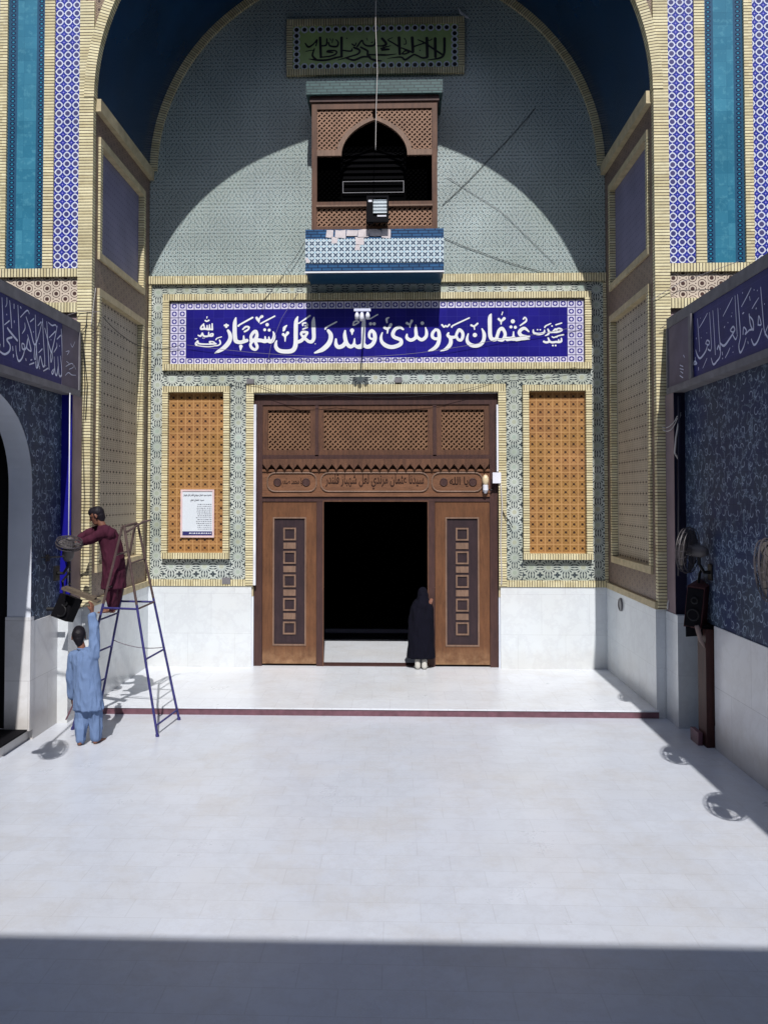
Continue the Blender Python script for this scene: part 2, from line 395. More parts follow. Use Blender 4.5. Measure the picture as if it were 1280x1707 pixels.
class MB:
    def __init__(s): s.v, s.f, s.uv, s.mi = [], [], [], []
    def poly(s, pts, uv=None, mi=0):
        pts = [Vector(p) for p in pts]
        if uv is None:
            n = Vector((0, 0, 0))
            for i in range(len(pts)):
                a, b = pts[i], pts[(i + 1) % len(pts)]; n += a.cross(b)
            ax = max(range(3), key=lambda i: abs(n[i]))
            uv = [((p.y, p.z), (p.x, p.z), (p.x, p.y))[ax] for p in pts]
        k = len(s.v); s.v += [tuple(p) for p in pts]; s.f.append(tuple(range(k, k + len(pts)))); s.uv.append(uv); s.mi.append(mi)
    def box(s, x0, x1, y0, y1, z0, z1, mi=0, skip=''):
        P = lambda i, j, k: ((x0, x1)[i], (y0, y1)[j], (z0, z1)[k])
        F = {'y-': [(0,0,0),(1,0,0),(1,0,1),(0,0,1)], 'y+': [(1,1,0),(0,1,0),(0,1,1),(1,1,1)], 'x-': [(0,1,0),(0,0,0),(0,0,1),(0,1,1)],
             'x+': [(1,0,0),(1,1,0),(1,1,1),(1,0,1)], 'z-': [(0,1,0),(1,1,0),(1,0,0),(0,0,0)], 'z+': [(0,0,1),(1,0,1),(1,1,1),(0,1,1)]}
        for n, q in F.items():
            if n not in skip.split(','): s.poly([P(*c) for c in q], mi=mi)
        return s
    def obox(s, c, ux, uy, uz, mi=0):
        """oriented box: centre and three half-axis vectors"""
        c, ux, uy, uz = map(Vector, (c, ux, uy, uz))
        P = lambda i, j, k: c + ux * i + uy * j + uz * k
        lx, ly, lz = ux.length, uy.length, uz.length
        for q, w, h in (([(-1,-1,-1),(1,-1,-1),(1,-1,1),(-1,-1,1)], lx, lz), ([(1,1,-1),(-1,1,-1),(-1,1,1),(1,1,1)], lx, lz),
                  ([(-1,1,-1),(-1,-1,-1),(-1,-1,1),(-1,1,1)], ly, lz), ([(1,-1,-1),(1,1,-1),(1,1,1),(1,-1,1)], ly, lz),
                  ([(-1,1,-1),(1,1,-1),(1,-1,-1),(-1,-1,-1)], lx, ly), ([(-1,-1,1),(1,-1,1),(1,1,1),(-1,1,1)], lx, ly)):
            s.poly([P(*k) for k in q], [(0, 0), (2*w, 0), (2*w, 2*h), (0, 2*h)], mi)
        return s
    def tube(s, pts, r, n=8, cap=True, mi=0):
        pts = [Vector(p) for p in pts]; rs = r if isinstance(r, (list, tuple)) else [r] * len(pts)
        t0 = (pts[1] - pts[0]).normalized(); up = Vector((0, 0, 1)) if abs(t0.z) < 0.9 else Vector((1, 0, 0))
        u = t0.cross(up).normalized(); rings = []; L = 0
        for i, p in enumerate(pts):
            t = (pts[min(i + 1, len(pts) - 1)] - pts[max(i - 1, 0)])
            if t.length < 1e-9: t = t0
            t.normalize(); u = (u - t * u.dot(t)); u = u.normalized() if u.length > 1e-6 else t.orthogonal().normalized()
            w = t.cross(u); rings.append([p + (u * math.cos(2*math.pi*k/n) + w * math.sin(2*math.pi*k/n)) * rs[i] for k in range(n)])
        for i in range(len(pts) - 1):
            l2 = L + (pts[i+1] - pts[i]).length
            for k in range(n):
                k2 = (k + 1) % n
                s.poly([rings[i][k], rings[i][k2], rings[i+1][k2], rings[i+1][k]], [(k/n, L), ((k+1)/n, L), ((k+1)/n, l2), (k/n, l2)], mi)
            L = l2
        if cap:
            s.poly(rings[0][::-1], mi=mi); s.poly(rings[-1], mi=mi)
        return s
    def ring(s, c, ax, R, r, n=24, m=6, mi=0):
        ax = Vector(ax).normalized(); u = ax.orthogonal().normalized(); w = ax.cross(u); c = Vector(c)
        return s.tube([c + (u * math.cos(2*math.pi*k/n) + w * math.sin(2*math.pi*k/n)) * R for k in range(n + 1)], r, m, False, mi)
    def ball(s, c, r, n=12, m=8, mi=0, M=None):
        c = Vector(c); r = (r, r, r) if isinstance(r, (int, float)) else r
        def P(i, j):
            a, b = 2*math.pi*i/n, math.pi*j/m - math.pi/2
            q = Vector((math.cos(a)*math.cos(b)*r[0], math.sin(a)*math.cos(b)*r[1], math.sin(b)*r[2]))
            return c + (M @ q if M else q)
        for j in range(m):
            for i in range(n):
                q = [P(i, j), P(i+1, j), P(i+1, j+1), P(i, j+1)]
                if j == 0: q = q[1:] if False else [q[0], q[2], q[3]]
                elif j == m - 1: q = [q[0], q[1], q[2]]
                s.poly(q, mi=mi)
        return s
    def frame(s, x0, x1, z0, z1, w, y0, y1, mi_v=0, mi_h=1, wb=None, bottom=True):
        """picture-frame of four butted bars in the x-z plane: uprights take mi_v, rails mi_h"""
        wb = w if wb is None else wb
        s.box(x0, x1, y0, y1, z1 - w, z1, mi_h)
        if bottom: s.box(x0, x1, y0, y1, z0, z0 + wb, mi_h)
        zb = z0 + wb if bottom else z0
        s.box(x0, x0 + w, y0, y1, zb, z1 - w, mi_v); s.box(x1 - w, x1, y0, y1, zb, z1 - w, mi_v); return s
    def build(s, name, mats, parent=None, smooth=False, merge=False, kind=None):
        me = bpy.data.meshes.new(name); me.from_pydata(s.v, [], s.f)
        ul = me.uv_layers.new(name='UVMap'); i = 0
        flatuv = [c for f in s.uv for q in f for c in q]; ul.data.foreach_set('uv', flatuv)
        for mt in (mats if isinstance(mats, (list, tuple)) else [mats]): me.materials.append(MT[mt])
        me.polygons.foreach_set('material_index', s.mi)
        if merge or smooth:
            bm = bmesh.new(); bm.from_mesh(me); bmesh.ops.remove_doubles(bm, verts=bm.verts, dist=1e-5); bm.to_mesh(me); bm.free()
        if smooth: me.polygons.foreach_set('use_smooth', [True] * len(me.polygons))
        me.update(); o = bpy.data.objects.new(name, me); COL.objects.link(o)
        if parent:
            o.parent = parent; o.matrix_parent_inverse = mw(parent).inverted()
        if kind: o['kind'] = kind
        return o
def mw(p):
    m = p.matrix_parent_inverse @ p.matrix_basis
    return mw(p.parent) @ m if p.parent else p.matrix_basis.copy()

def mirror(fn):
    for s in (-1, 1): fn(s)
def sx(s, a, b):        # mirrored x interval
    return (min(s*a, s*b), max(s*a, s*b))
BR = ['brick_stack', 'brick_soldier']

# ---------------------------------------------------------------- setting
b = MB(); b.box(-12, 12, -8, 12.9, -0.3, 0.0, skip='z-'); b.build('courtyard_floor', 'courtyard_marble', kind='structure')
b = MB(); b.box(-4.5, 4.5, 12.895, 16.3, -0.02, 0.10, skip='z-,z+'); b.box(-4.5, 4.5, 12.855, 16.3, 0.10, 0.125)
b.build('platform', 'platform_marble', kind='structure')
b = MB(); b.box(-40, 40, -40, 60, -0.9, -0.31); b.build('ground', 'dark_interior', kind='structure')

YB, YF, HW, ZS = 15.9, 12.87, 4.51, 9.95          # back wall, front face, half width of the niche, springing
shrine = thing('shrine_building', 'tall tiled shrine gateway with a deep arched niche and blue strips on its piers', 'building', (0, 14, 0))
P = lambda mb, name, mats, parent=shrine, **k: mb.build(name, mats, parent, **k)

b = MB(); b.box(-4.5, 4.5, 12.87, 12.893, 0.0, 0.100); P(b, 'step_riser', 'maroon_stone')

def arch(t, rx=4.5, rz=4.23):       # t 0..1 from right springing over the crown to the left
    a = math.pi * t; x, z = rx * math.cos(a), rz * math.sin(a)
    z += 0.10 * max(0.0, 1 - abs(x) / 1.6)          # faint point at the crown
    return x, ZS + z
NA = 64
# ---- back wall: hexagon-tiled field above the band, pierced by window box and doorway
b = MB()
zt = 7.68
for i in range(40):
    x0, x1 = -4.51 + 9.02 * i / 40, -4.51 + 9.02 * (i + 1) / 40
    z1 = lambda x: ZS + 4.33 * math.sqrt(max(0, 1 - (x / 4.55) ** 2)) + 0.15
    b.poly([(x0, YB, zt), (x1, YB, zt), (x1, YB, z1(x1)), (x0, YB, z1(x0))])
P(b, 'upper_wall', 'hexagon_tiles')
b = MB()
b.box(-4.51, -2.4, YB + 0.012, YB + 0.5, 1.5, 7.68); b.box(2.4, 4.51, YB + 0.012, YB + 0.5, 1.5, 7.68); b.box(-2.4, 2.4, YB + 0.012, YB + 0.5, 5.5, 7.68)
P(b, 'lower_wall', 'brick_plain')
# ---- rosette strips (own uv so that whole flowers fit each strip)
def strip(b, x0, x1, z0, z1, y=YB):
    w, h = x1 - x0, z1 - z0
    if h > w:   # vertical: flowers centred across
        nv = max(1, round(h / 0.302)); sc = 0.30
        uv = [(0.15 - w/2, 0), (0.15 + w/2, 0), (0.15 + w/2, nv * sc), (0.15 - w/2, nv * sc)]
    else:
        nu = max(1, round(w / 0.305)); v0, v1 = (0.15 - h/2, 0.15 + h/2) if h < 0.32 else (0.30 - h, 0.30)
        uv = [(0, v0), (nu * 0.3, v0), (nu * 0.3, v1), (0, v1)]
    b.poly([(x0, y, z0), (x1, y, z0), (x1, y, z1), (x0, y, z1)], uv)
b = MB()
for s in (-1, 1):
    for q in ((4.45, 4.20, 1.83, 7.68), (2.865, 2.55, 1.83, 5.95), (4.20, 2.865, 1.83, 2.235), (4.20, 2.865, 5.64, 5.95)):
        b = MB(); strip(b, *sx(s, q[0], q[1]), q[2], q[3]); P(b, 'rosette_border', 'rosette_tiles')
for q in ((-2.55, 2.55, 5.66, 5.95), (-4.20, 4.20, 7.47, 7.68)):
    b = MB(); strip(b, *q); P(b, 'rosette_border', 'rosette_tiles')
# ---- brick mouldings of the back wall
b = MB()
b.box(-4.505, 4.505, YB - 0.07, YB + 0.02, 7.68, 7.835, 1); P(b, 'wall_moulding', BR)
for s in (-1, 1):
    b = MB(); b.box(*sx(s, 4.505, 4.45), YB - 0.05, YB + 0.02, 1.83, 7.68, 0); b.box(*sx(s, 4.505, 2.552), YB - 0.05, YB + 0.02, 1.705, 1.83, 1); P(b, 'wall_moulding', BR)
b = MB(); b.frame(-2.55, 2.55, 1.705, 5.665, 0.15, YB - 0.05, YB + 0.02, 0, 1, bottom=False); P(b, 'doorway_brick_frame', BR)
# ---- white marble dado of the niche
def dado(s):
    b = MB()
    b.box(*sx(s, 2.43, 4.47), YB - 0.03, YB + 0.3, 0.125, 1.70)
    P(b, 'back_dado', 'wall_marble')
    b = MB()
    b.box(*sx(s, 4.47, 4.95), YF + 0.02, YB + 0.3, 0.0, 1.695)
    P(b, 'side_dado', 'wall_marble')
    b = MB(); b.box(*sx(s, 4.46, 4.55), YF + 0.02, YB - 0.05, 1.697, 1.805); P(b, 'dado_ledge', 'brick_plain')
mirror(dado)
# ---- side walls of the niche
def side(s):
    w = MB()
    X = lambda a, c: sx(s, a, c)
    # wall left standing round the two recesses
    w.box(*X(4.51, 4.73), YF + 0.10, 13.12, 1.7, 9.78); w.box(*X(4.51, 4.95), 15.53, YB + 0.4, 1.7, 9.78)
    for z0, z1 in ((1.7, 2.22), (6.90, 7.38), (9.42, 9.78)): w.box(*X(4.51, 4.95), 13.12, 15.53, z0, z1)
    w.box(*X(4.6, 4.95), 13.12, 15.53, 2.22, 9.42)
    o = P(w, 'side_wall', 'niche_tiles')
    for z0, z1, mt, nm in ((2.22, 6.90, 'dotted_tiles', 'lower_panel'), (7.38, 9.42, 'violet_tiles', 'upper_panel')):
        p = MB(); x = s * 4.58; p.poly([(x, 13.22, z0 + 0.12), (x, 15.43, z0 + 0.12), (x, 15.43, z1 - 0.12), (x, 13.22, z1 - 0.12)])
        P(p, nm, mt, o)
        f = MB(); a, c = sx(s, 4.47, 4.595)
        f.box(a, c, 13.12, 13.22, z0 + 0.12, z1 - 0.12, 0); f.box(a, c, 15.43, 15.53, z0 + 0.12, z1 - 0.12, 0)
        f.box(a, c, 13.12, 15.53, z0, z0 + 0.12, 1); f.box(a, c, 13.12, 15.53, z1 - 0.12, z1, 1)
        P(f, 'panel_frame', ['brick_stack', 'brick_plain'], o)
    c = MB(); c.box(*sx(s, 4.42, 4.95), YF + 0.1, YB - 0.01, 9.78, 9.985); P(c, 'cornice', 'brick_plain')
mirror(side)
# ---- vault and the two arch trims
b = MB()
for i in range(NA):
    (x0, z0), (x1, z1) = arch(i / NA), arch((i + 1) / NA)
    a0, a1 = i * 0.22, (i + 1) * 0.22
    b.poly([(x0, YF + 0.1, z0), (x0, YB + 0.2, z0), (x1, YB + 0.2, z1), (x1, YF + 0.1, z1)], [(a0, 0), (a0, 3), (a1, 3), (a1, 0)])
P(b, 'vault', 'vault_tiles', smooth=True)
def trim(ro, ri, y0, y1, name):
    b = MB(); L = 0
    for i in range(NA):
        A = [arch(t, 4.5 * k, 4.23 * k) for t in (i / NA, (i + 1) / NA) for k in (ri, ro)]
        (xi0, zi0), (xo0, zo0), (xi1, zi1), (xo1, zo1) = A
        l1 = L + math.hypot(xo1 - xo0, zo1 - zo0)
        q = [(0, L), (0.15, L), (0.15, l1), (0, l1)]
        b.poly([(xi0, y0, zi0), (xo0, y0, zo0), (xo1, y0, zo1), (xi1, y0, zi1)], q)
        b.poly([(xi0, y1, zi0), (xi0, y0, zi0), (xi1, y0, zi1), (xi1, y1, zi1)], q)
        b.poly([(xo0, y0, zo0), (xo0, y1, zo0), (xo1, y1, zo1), (xo1, y0, zo1)], q)
        L = l1
    P(b, name, 'brick_stack')
trim(1.0, 0.967, YB - 0.06, YB - 0.005, 'back_arch_moulding'); trim(1.034, 0.998, YF - 0.03, YF + 0.12, 'front_arch_moulding')
# ---- front face: spandrels and the piers with their strips
b = MB()
for i in range(NA):
    (x0, z0), (x1, z1) = arch(i / NA, 4.5 * 1.03, 4.23 * 1.03), arch((i + 1) / NA, 4.5 * 1.03, 4.23 * 1.03)
    b.poly([(x0, YF + 0.03, z0), (x0, YF + 0.03, 16.5), (x1, YF + 0.03, 16.5), (x1, YF + 0.03, z1)])
P(b, 'spandrel', 'spandrel_tiles')
b = MB(); b.box(-8, 8, YF + 0.35, YB + 1.5, 16.2, 16.5); b.box(-8, 8, YF + 0.06, YF + 0.35, 14.6, 16.5); P(b, 'roof_block', 'stone_grey')
def pier(s):
    core = MB(); core.box(*sx(s, 4.70, 9.0), YF + 0.05, YB + 0.4, 0, 16.5); o = P(core, 'pier', 'purple_brown')
    class K:          # each brick band a part of its own
        def box(_, *a): q = MB(); q.box(*a); P(q, 'brick_band', BR, o)
    k = K()
    k.box(*sx(s, 4.50, 4.735), YF - 0.02, YF + 0.098, 1.70, ZS + 1.6, 0); k.box(*sx(s, 4.645, 4.735), YF - 0.018, YF + 0.10, ZS + 1.6, 16.5, 0)
    k.box(*sx(s, 5.15, 5.315), YF - 0.02, YF + 0.10, 7.155, 16.5, 0); k.box(*sx(s, 5.93, 6.06), YF - 0.02, YF + 0.10, 7.155, 16.5, 0)
    k.box(*sx(s, 6.475, 6.62), YF - 0.02, YF + 0.10, 7.155, 16.5, 0)
    k.box(*sx(s, 4.735, 6.62), YF - 0.02, YF + 0.10, 7.02, 7.155, 1); k.box(*sx(s, 4.735, 6.62), YF - 0.02, YF + 0.10, 6.44, 6.60, 1)
    for x0, x1, y, z0, z1, mt, nm in ((4.735, 5.15, 0.02, 7.155, 16.5, 'ring_tiles', 'ring_tile_strip'), (6.06, 6.475, 0.02, 7.155, 16.5, 'ring_tiles', 'ring_tile_strip'),
                                  (5.315, 5.93, 0.03, 7.155, 16.5, 'turquoise_tiles', 'turquoise_strip'), (4.735, 6.62, 0.03, 6.60, 7.02, 'lattice_tiles', 'lattice_tile_band')):
        a, c = sx(s, x0, x1); q = MB(); q.poly([(a, YF + y, z0), (c, YF + y, z0), (c, YF + y, z1), (a, YF + y, z1)],
            [(x0 if s > 0 else x1, z0), (x1 if s > 0 else x0, z0), (x1 if s > 0 else x0, z1), (x0 if s > 0 else x1, z1)]); P(q, nm, mt, o)
mirror(pier)
# ---- terracotta panels
def terr(s):
    f = MB(); f.frame(*sx(s, 2.87, 4.20), 2.24, 5.635, 0.115, YB - 0.115, YB + 0.13, 0, 1)
    o = P(f, 'terracotta_panel', BR)
    q = MB(); a, c = sx(s, 2.985, 4.085); y = YB + 0.008
    q.poly([(a, y, 2.355), (c, y, 2.355), (c, y, 5.52), (a, y, 5.52)], [(2.98, 2.355), (4.08, 2.355), (4.08, 5.52), (2.98, 5.52)]); P(q, 'pierced_tiles', 'terracotta_tiles', o)
mirror(terr)

# ---- timber doorway
YD = YB + 0.10                     # face of the timber
b = MB()
for s in (-1, 1):
    b.box(*sx(s, 2.40, 2.24), YD - 0.02, YD + 0.25, 0.125, 5.49); b.box(*sx(s, 1.165, 1.045), YD - 0.01, YD + 0.30, 0.125, 3.36)
b.box(-2.24, 2.24, YD - 0.02, YD + 0.25, 5.28, 5.49); b.box(-2.24, 2.24, YD - 0.015, YD + 0.25, 3.36, 3.46)
P(b, 'door_frame', 'dark_wood')
b = MB(); b.frame(-1.045, 1.045, 0.125, 3.385, 0.025, YD - 0.022, YD - 0.008, bottom=False); P(b, 'door_stop', 'frame_wood')
def leaf(s):
    m = MB(); x0, x1 = sx(s, 1.17, 2.235); i0, i1 = sx(s, 1.375, 2.025)
    z0, z1, j0, j1 = 0.17, 3.345, 0.53, 3.05
    for q in ((x0, i0, z0, z1), (i1, x1, z0, z1), (i0, i1, z0, j0), (i0, i1, j1, z1)): m.box(q[0], q[1], YD, YD + 0.06, q[2], q[3])
    o = P(m, 'door_leaf', 'door_wood')
    q = MB(); q.box(i0, i1, YD + 0.018, YD + 0.05, j0, j1); P(q, 'inlay_panel', 'inlay_wood', o)
    q = MB(); q.frame(i0 - 0.005, i1 + 0.005, j0 - 0.005, j1 + 0.005, 0.028, YD - 0.014, YD + 0.03); P(q, 'panel_bead', 'square_wood', o)
    cx = (i0 + i1) / 2
    for k in range(5):
        sq = MB(); sl = MB()
        zc = 2.72 - k * 0.463
        sq.frame(cx - 0.125, cx + 0.125, zc - 0.125, zc + 0.125, 0.03, YD - 0.004, YD + 0.03)
        P(sq, 'square_moulding', 'square_wood', o)
        if k < 4: sl.box(cx - 0.122, cx + 0.122, YD + 0.002, YD + 0.03, zc - 0.2315 - 0.06, zc - 0.2315 + 0.06); P(sl, 'raised_block', 'square_wood', o)
    return o
mirror(leaf)
b = MB()
for x in (-1.165, 1.165): b.box(x - 0.035, x + 0.035, YD - 0.01, YD + 0.2, 4.26, 5.28)
b.box(-2.24, 2.24, YD - 0.01, YD + 0.2, 4.20, 4.285)
tr = P(b, 'transom', 'dark_wood')
for x0, x1 in ((-2.24, -1.20), (-1.13, 1.13), (1.20, 2.24)):
    f = MB(); f.frame(x0, x1, 4.285, 5.28, 0.10, YD + 0.005, YD + 0.09, wb=0.10); lf = P(f, 'lattice_frame', 'frame_wood', tr)
    f = MB(); f.poly([(x0 + 0.1, YD + 0.05, 4.385), (x1 - 0.1, YD + 0.05, 4.385), (x1 - 0.1, YD + 0.05, 5.18), (x0 + 0.1, YD + 0.05, 5.18)]); P(f, 'lattice_panel', 'brown_lattice', tr)
# scalloped canopy board above the lintel
b = MB(); n = 26
b.box(-2.22, 2.22, YD - 0.10, YD + 0.1, 4.10, 4.20)
for i in range(n):
    x0 = -2.22 + 4.44 * i / n; x1 = x0 + 4.44 / n; xm = (x0 + x1) / 2
    for y in (YD - 0.10,):
        b.poly([(x0, y, 4.10), (xm, y, 3.99), (x1, y, 4.10)]); b.poly([(x0, y, 4.10), (x0, y + 0.05, 4.10), (xm, y + 0.05, 3.99), (xm, y, 3.99)]); b.poly([(xm, y, 3.99), (xm, y + 0.05, 3.99), (x1, y + 0.05, 4.10), (x1, y, 4.10)])
b.box(-2.22, 2.22, YD + 0.02, YD + 0.1, 3.99, 4.10); P(b, 'scalloped_valance', 'frame_wood')
b = MB(); b.box(-2.24, 2.24, YD - 0.05, YD + 0.1, 3.46, 3.53); b.box(-2.24, 2.24, YD - 0.05, YD + 0.1, 3.955, 4.0); b.box(-2.24, 2.24, YD - 0.02, YD + 0.1, 3.53, 3.955)
lint = P(b, 'lintel_board', 'carved_wood')
def cartouche(x0, x1):
    c = (x0 + x1) / 2; w = (x1 - x0) / 2; zc, h, ch = 3.745, 0.185, 0.15
    prof = []
    for sxx, szz, a0 in ((1, 1, 0), (-1, 1, 90), (-1, -1, 180), (1, -1, 270)):
        for k in range(5):
            a = math.radians(a0 + k * 22.5); prof.append((c + sxx * (w - ch) + ch * math.cos(a), zc + szz * (h - ch) + ch * math.sin(a)))
    m = MB(); y = YD - 0.032; L = len(prof)
    m.tube([(x, y, z) for x, z in prof] + [(prof[0][0], y, prof[0][1])], 0.016, 6, False)
    P(m, 'cartouche_bead', 'square_wood', lint)
for q in ((-2.14, -1.17), (-1.08, 1.04), (1.11, 2.10)): cartouche(*q)
for x in (-1.94, -1.37, 1.34, 1.91):
    b = MB(); b.tube([(x, YD - 0.035, 3.745), (x, YD - 0.015, 3.745)], 0.065, 14); b.ring((x, YD - 0.034, 3.745), (0, 1, 0), 0.07, 0.01, 14, 5); P(b, 'carved_roundel', 'dark_wood', lint)
# white reveal between brick and timber
b = MB()
for s in (-1, 1): b.box(*sx(s, 2.40, 2.43), YB + 0.02, YB + 0.3, 0.125, 5.5)
b.box(-2.40, 2.40, YB + 0.03, YB + 0.3, 5.495, 5.52); P(b, 'door_reveal', 'white_plaster')

# ---- dark hall behind the door
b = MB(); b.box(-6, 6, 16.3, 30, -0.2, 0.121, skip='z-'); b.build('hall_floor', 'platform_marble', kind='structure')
b = MB(); b.box(-5.6, 5.6, 19.0, 29.5, 0.123, 0.14, skip='z-'); b.build('hall_shade_carpet', 'shade_carpet', kind='structure')  # carpet colour stands in for the hall floor's shade, from the sun edge inward
b = MB()
b.box(-6.2, -6, YB + 0.4, 30, 0, 15); b.box(6, 6.2, YB + 0.4, 30, 0, 15); b.box(-6, 6, 30, 30.2, 0, 15); b.box(-6, 6, YB + 0.5, 30, 6.2, 6.5); b.box(-6, 6, YB + 0.5, 30, 14.9, 15.1)
b.box(-6, -2.4, YB + 0.42, YB + 0.6, 0.12, 6.2); b.box(2.4, 6, YB + 0.42, YB + 0.6, 0.12, 6.2)
b.box(-6, 6, YB + 0.12, YB + 0.3, 7.7, 8.0)
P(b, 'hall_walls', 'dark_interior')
b = MB(); b.box(-1.045, 1.045, YD + 0.0, YD + 0.25, 0.126, 0.15); P(b, 'threshold', 'dark_wood')

# ---- projecting window box
YO = YB - 0.78
b = MB()
b.box(-1.30, 1.30, YO, YB, 7.69, 8.50, skip='z-')
wb = P(b, 'window_balcony', 'blue_meander')
b = MB(); b.box(-1.303, 1.303, YO - 0.012, YB, 7.86, 8.32, skip='z-,y+'); P(b, 'cross_tile_band', 'cross_tiles', wb)
b = MB(); b.box(-1.28, 1.28, YO + 0.01, YB, 7.66, 7.69); P(b, 'soffit', 'teal_soffit', wb)
b = MB(); b.box(-1.31, 1.31, YO - 0.016, YO + 0.06, 7.672, 7.70); P(b, 'bottom_edge', 'letter_white', wb)
b = MB(); rr = random.Random(3)
def chip(x0, x1, z0, z1):
    pts = []
    for t, (x, z) in enumerate(((x0, z0), ((x0+x1)/2, z0), (x1, z0), (x1, z1), ((x0+x1)/2, z1), (x0, z1))):
        pts.append((x + rr.uniform(-.02, .02), YO - 0.014, z + rr.uniform(-.012, .012)))
    b.poly(pts)
xs = -0.92
while xs < 0.28:
    w = rr.uniform(0.13, 0.26); chip(xs + .01, min(xs + w, 0.3), 8.335 + rr.uniform(-.01, .03), 8.485); xs += w
chip(-0.80, -0.69, 8.24, 8.345); chip(-0.36, -0.20, 8.20, 8.345); chip(-0.36, -0.27, 8.10, 8.205)
P(b, 'bare_mortar_patch', 'bare_mortar', wb); b = MB(); chip(-1.29, -1.22, 7.87, 7.95); P(b, 'bare_mortar_patch', 'bare_mortar', wb)
ZW0, ZW1, WX = 8.50, 10.93, 1.185
b = MB()
for s in (-1, 1):
    b.box(*sx(s, WX, WX - 0.10), YO, YO + 0.08, ZW0, ZW1); b.box(*sx(s, WX, WX - 0.04), YO + 0.09, YB, ZW0, ZW1)
b.box(-WX + 0.10, WX - 0.10, YO, YO + 0.08, ZW0, ZW0 + 0.05); b.box(-WX + 0.10, WX - 0.10, YO, YO + 0.08, 10.80, ZW1); b.box(-WX + 0.10, WX - 0.10, YO - 0.02, YO + 0.08, 8.955, 9.02)
P(b, 'window_frame', 'frame_wood', wb)
b = MB(); b.box(-WX + 0.09, WX - 0.09, YO - 0.035, YO + 0.06, 8.925, 8.955); P(b, 'sill_rail', 'square_wood', wb)
b = MB(); x = WX - 0.10; y = YO + 0.03
b.poly([(-x, y, ZW0 + 0.05), (x, y, ZW0 + 0.05), (x, y, 8.92), (-x, y, 8.92)]); P(b, 'lower_lattice', 'lattice_wood', wb)
# pierced spandrel screen with a pointed arch opening
def ogee(t):     # half outline from springing (t=0) to the point (t=1)
    return (0.62 * math.cos(t * math.pi / 2) ** 0.85, 9.93 + 0.66 * (math.sin(t * math.pi / 2) * 0.76 + 0.24 * t ** 3))
lat = MB(); bd = MB(); N = 16; ZT = 10.80; ZL = 9.93
for s in (-1, 1):
    for i in range(N):
        (x0, z0), (x1, z1) = ogee(i / N), ogee((i + 1) / N)
        o0, o1 = (x0 + 0.09 * (1 - i / N * 0.6), z0 + 0.06), (x1 + 0.09 * (1 - (i + 1) / N * 0.6), z1 + 0.06)
        lat.poly([(s*o0[0], y, o0[1]), (s*o0[0], y, ZT), (s*o1[0], y, ZT), (s*o1[0], y, o1[1])])
        bd.poly([(s*x0, YO + 0.005, z0), (s*o0[0], YO + 0.005, o0[1]), (s*o1[0], YO + 0.005, o1[1]), (s*x1, YO + 0.005, z1)])
        bd.poly([(s*x0, YO + 0.005, z0), (s*x1, YO + 0.005, z1), (s*x1, YO + 0.08, z1), (s*x0, YO + 0.08, z0)])
    lat.poly([(s*0.71, y, ZL + 0.09), (s*x, y, ZL + 0.09), (s*x, y, ZT), (s*0.71, y, ZT)])
    bd.box(*sx(s, 0.62, x), YO + 0.004, YO + 0.07, ZL - 0.02, ZL + 0.09)
P(lat, 'spandrel_lattice', 'lattice_wood', wb); P(bd, 'arch_moulding', 'square_wood', wb)
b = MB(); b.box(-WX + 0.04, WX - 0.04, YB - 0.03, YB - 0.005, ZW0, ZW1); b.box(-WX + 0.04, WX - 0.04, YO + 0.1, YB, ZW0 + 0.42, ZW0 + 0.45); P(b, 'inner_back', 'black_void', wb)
b = MB(); b.box(-1.285, 1.285, YO - 0.10, YB, 11.04, 11.29); P(b, 'canopy', 'green_meander', wb)
b = MB(); b.box(-1.22, 1.22, YO - 0.03, YB, 10.93, 11.04); P(b, 'canopy_underside', 'dark_wood', wb)

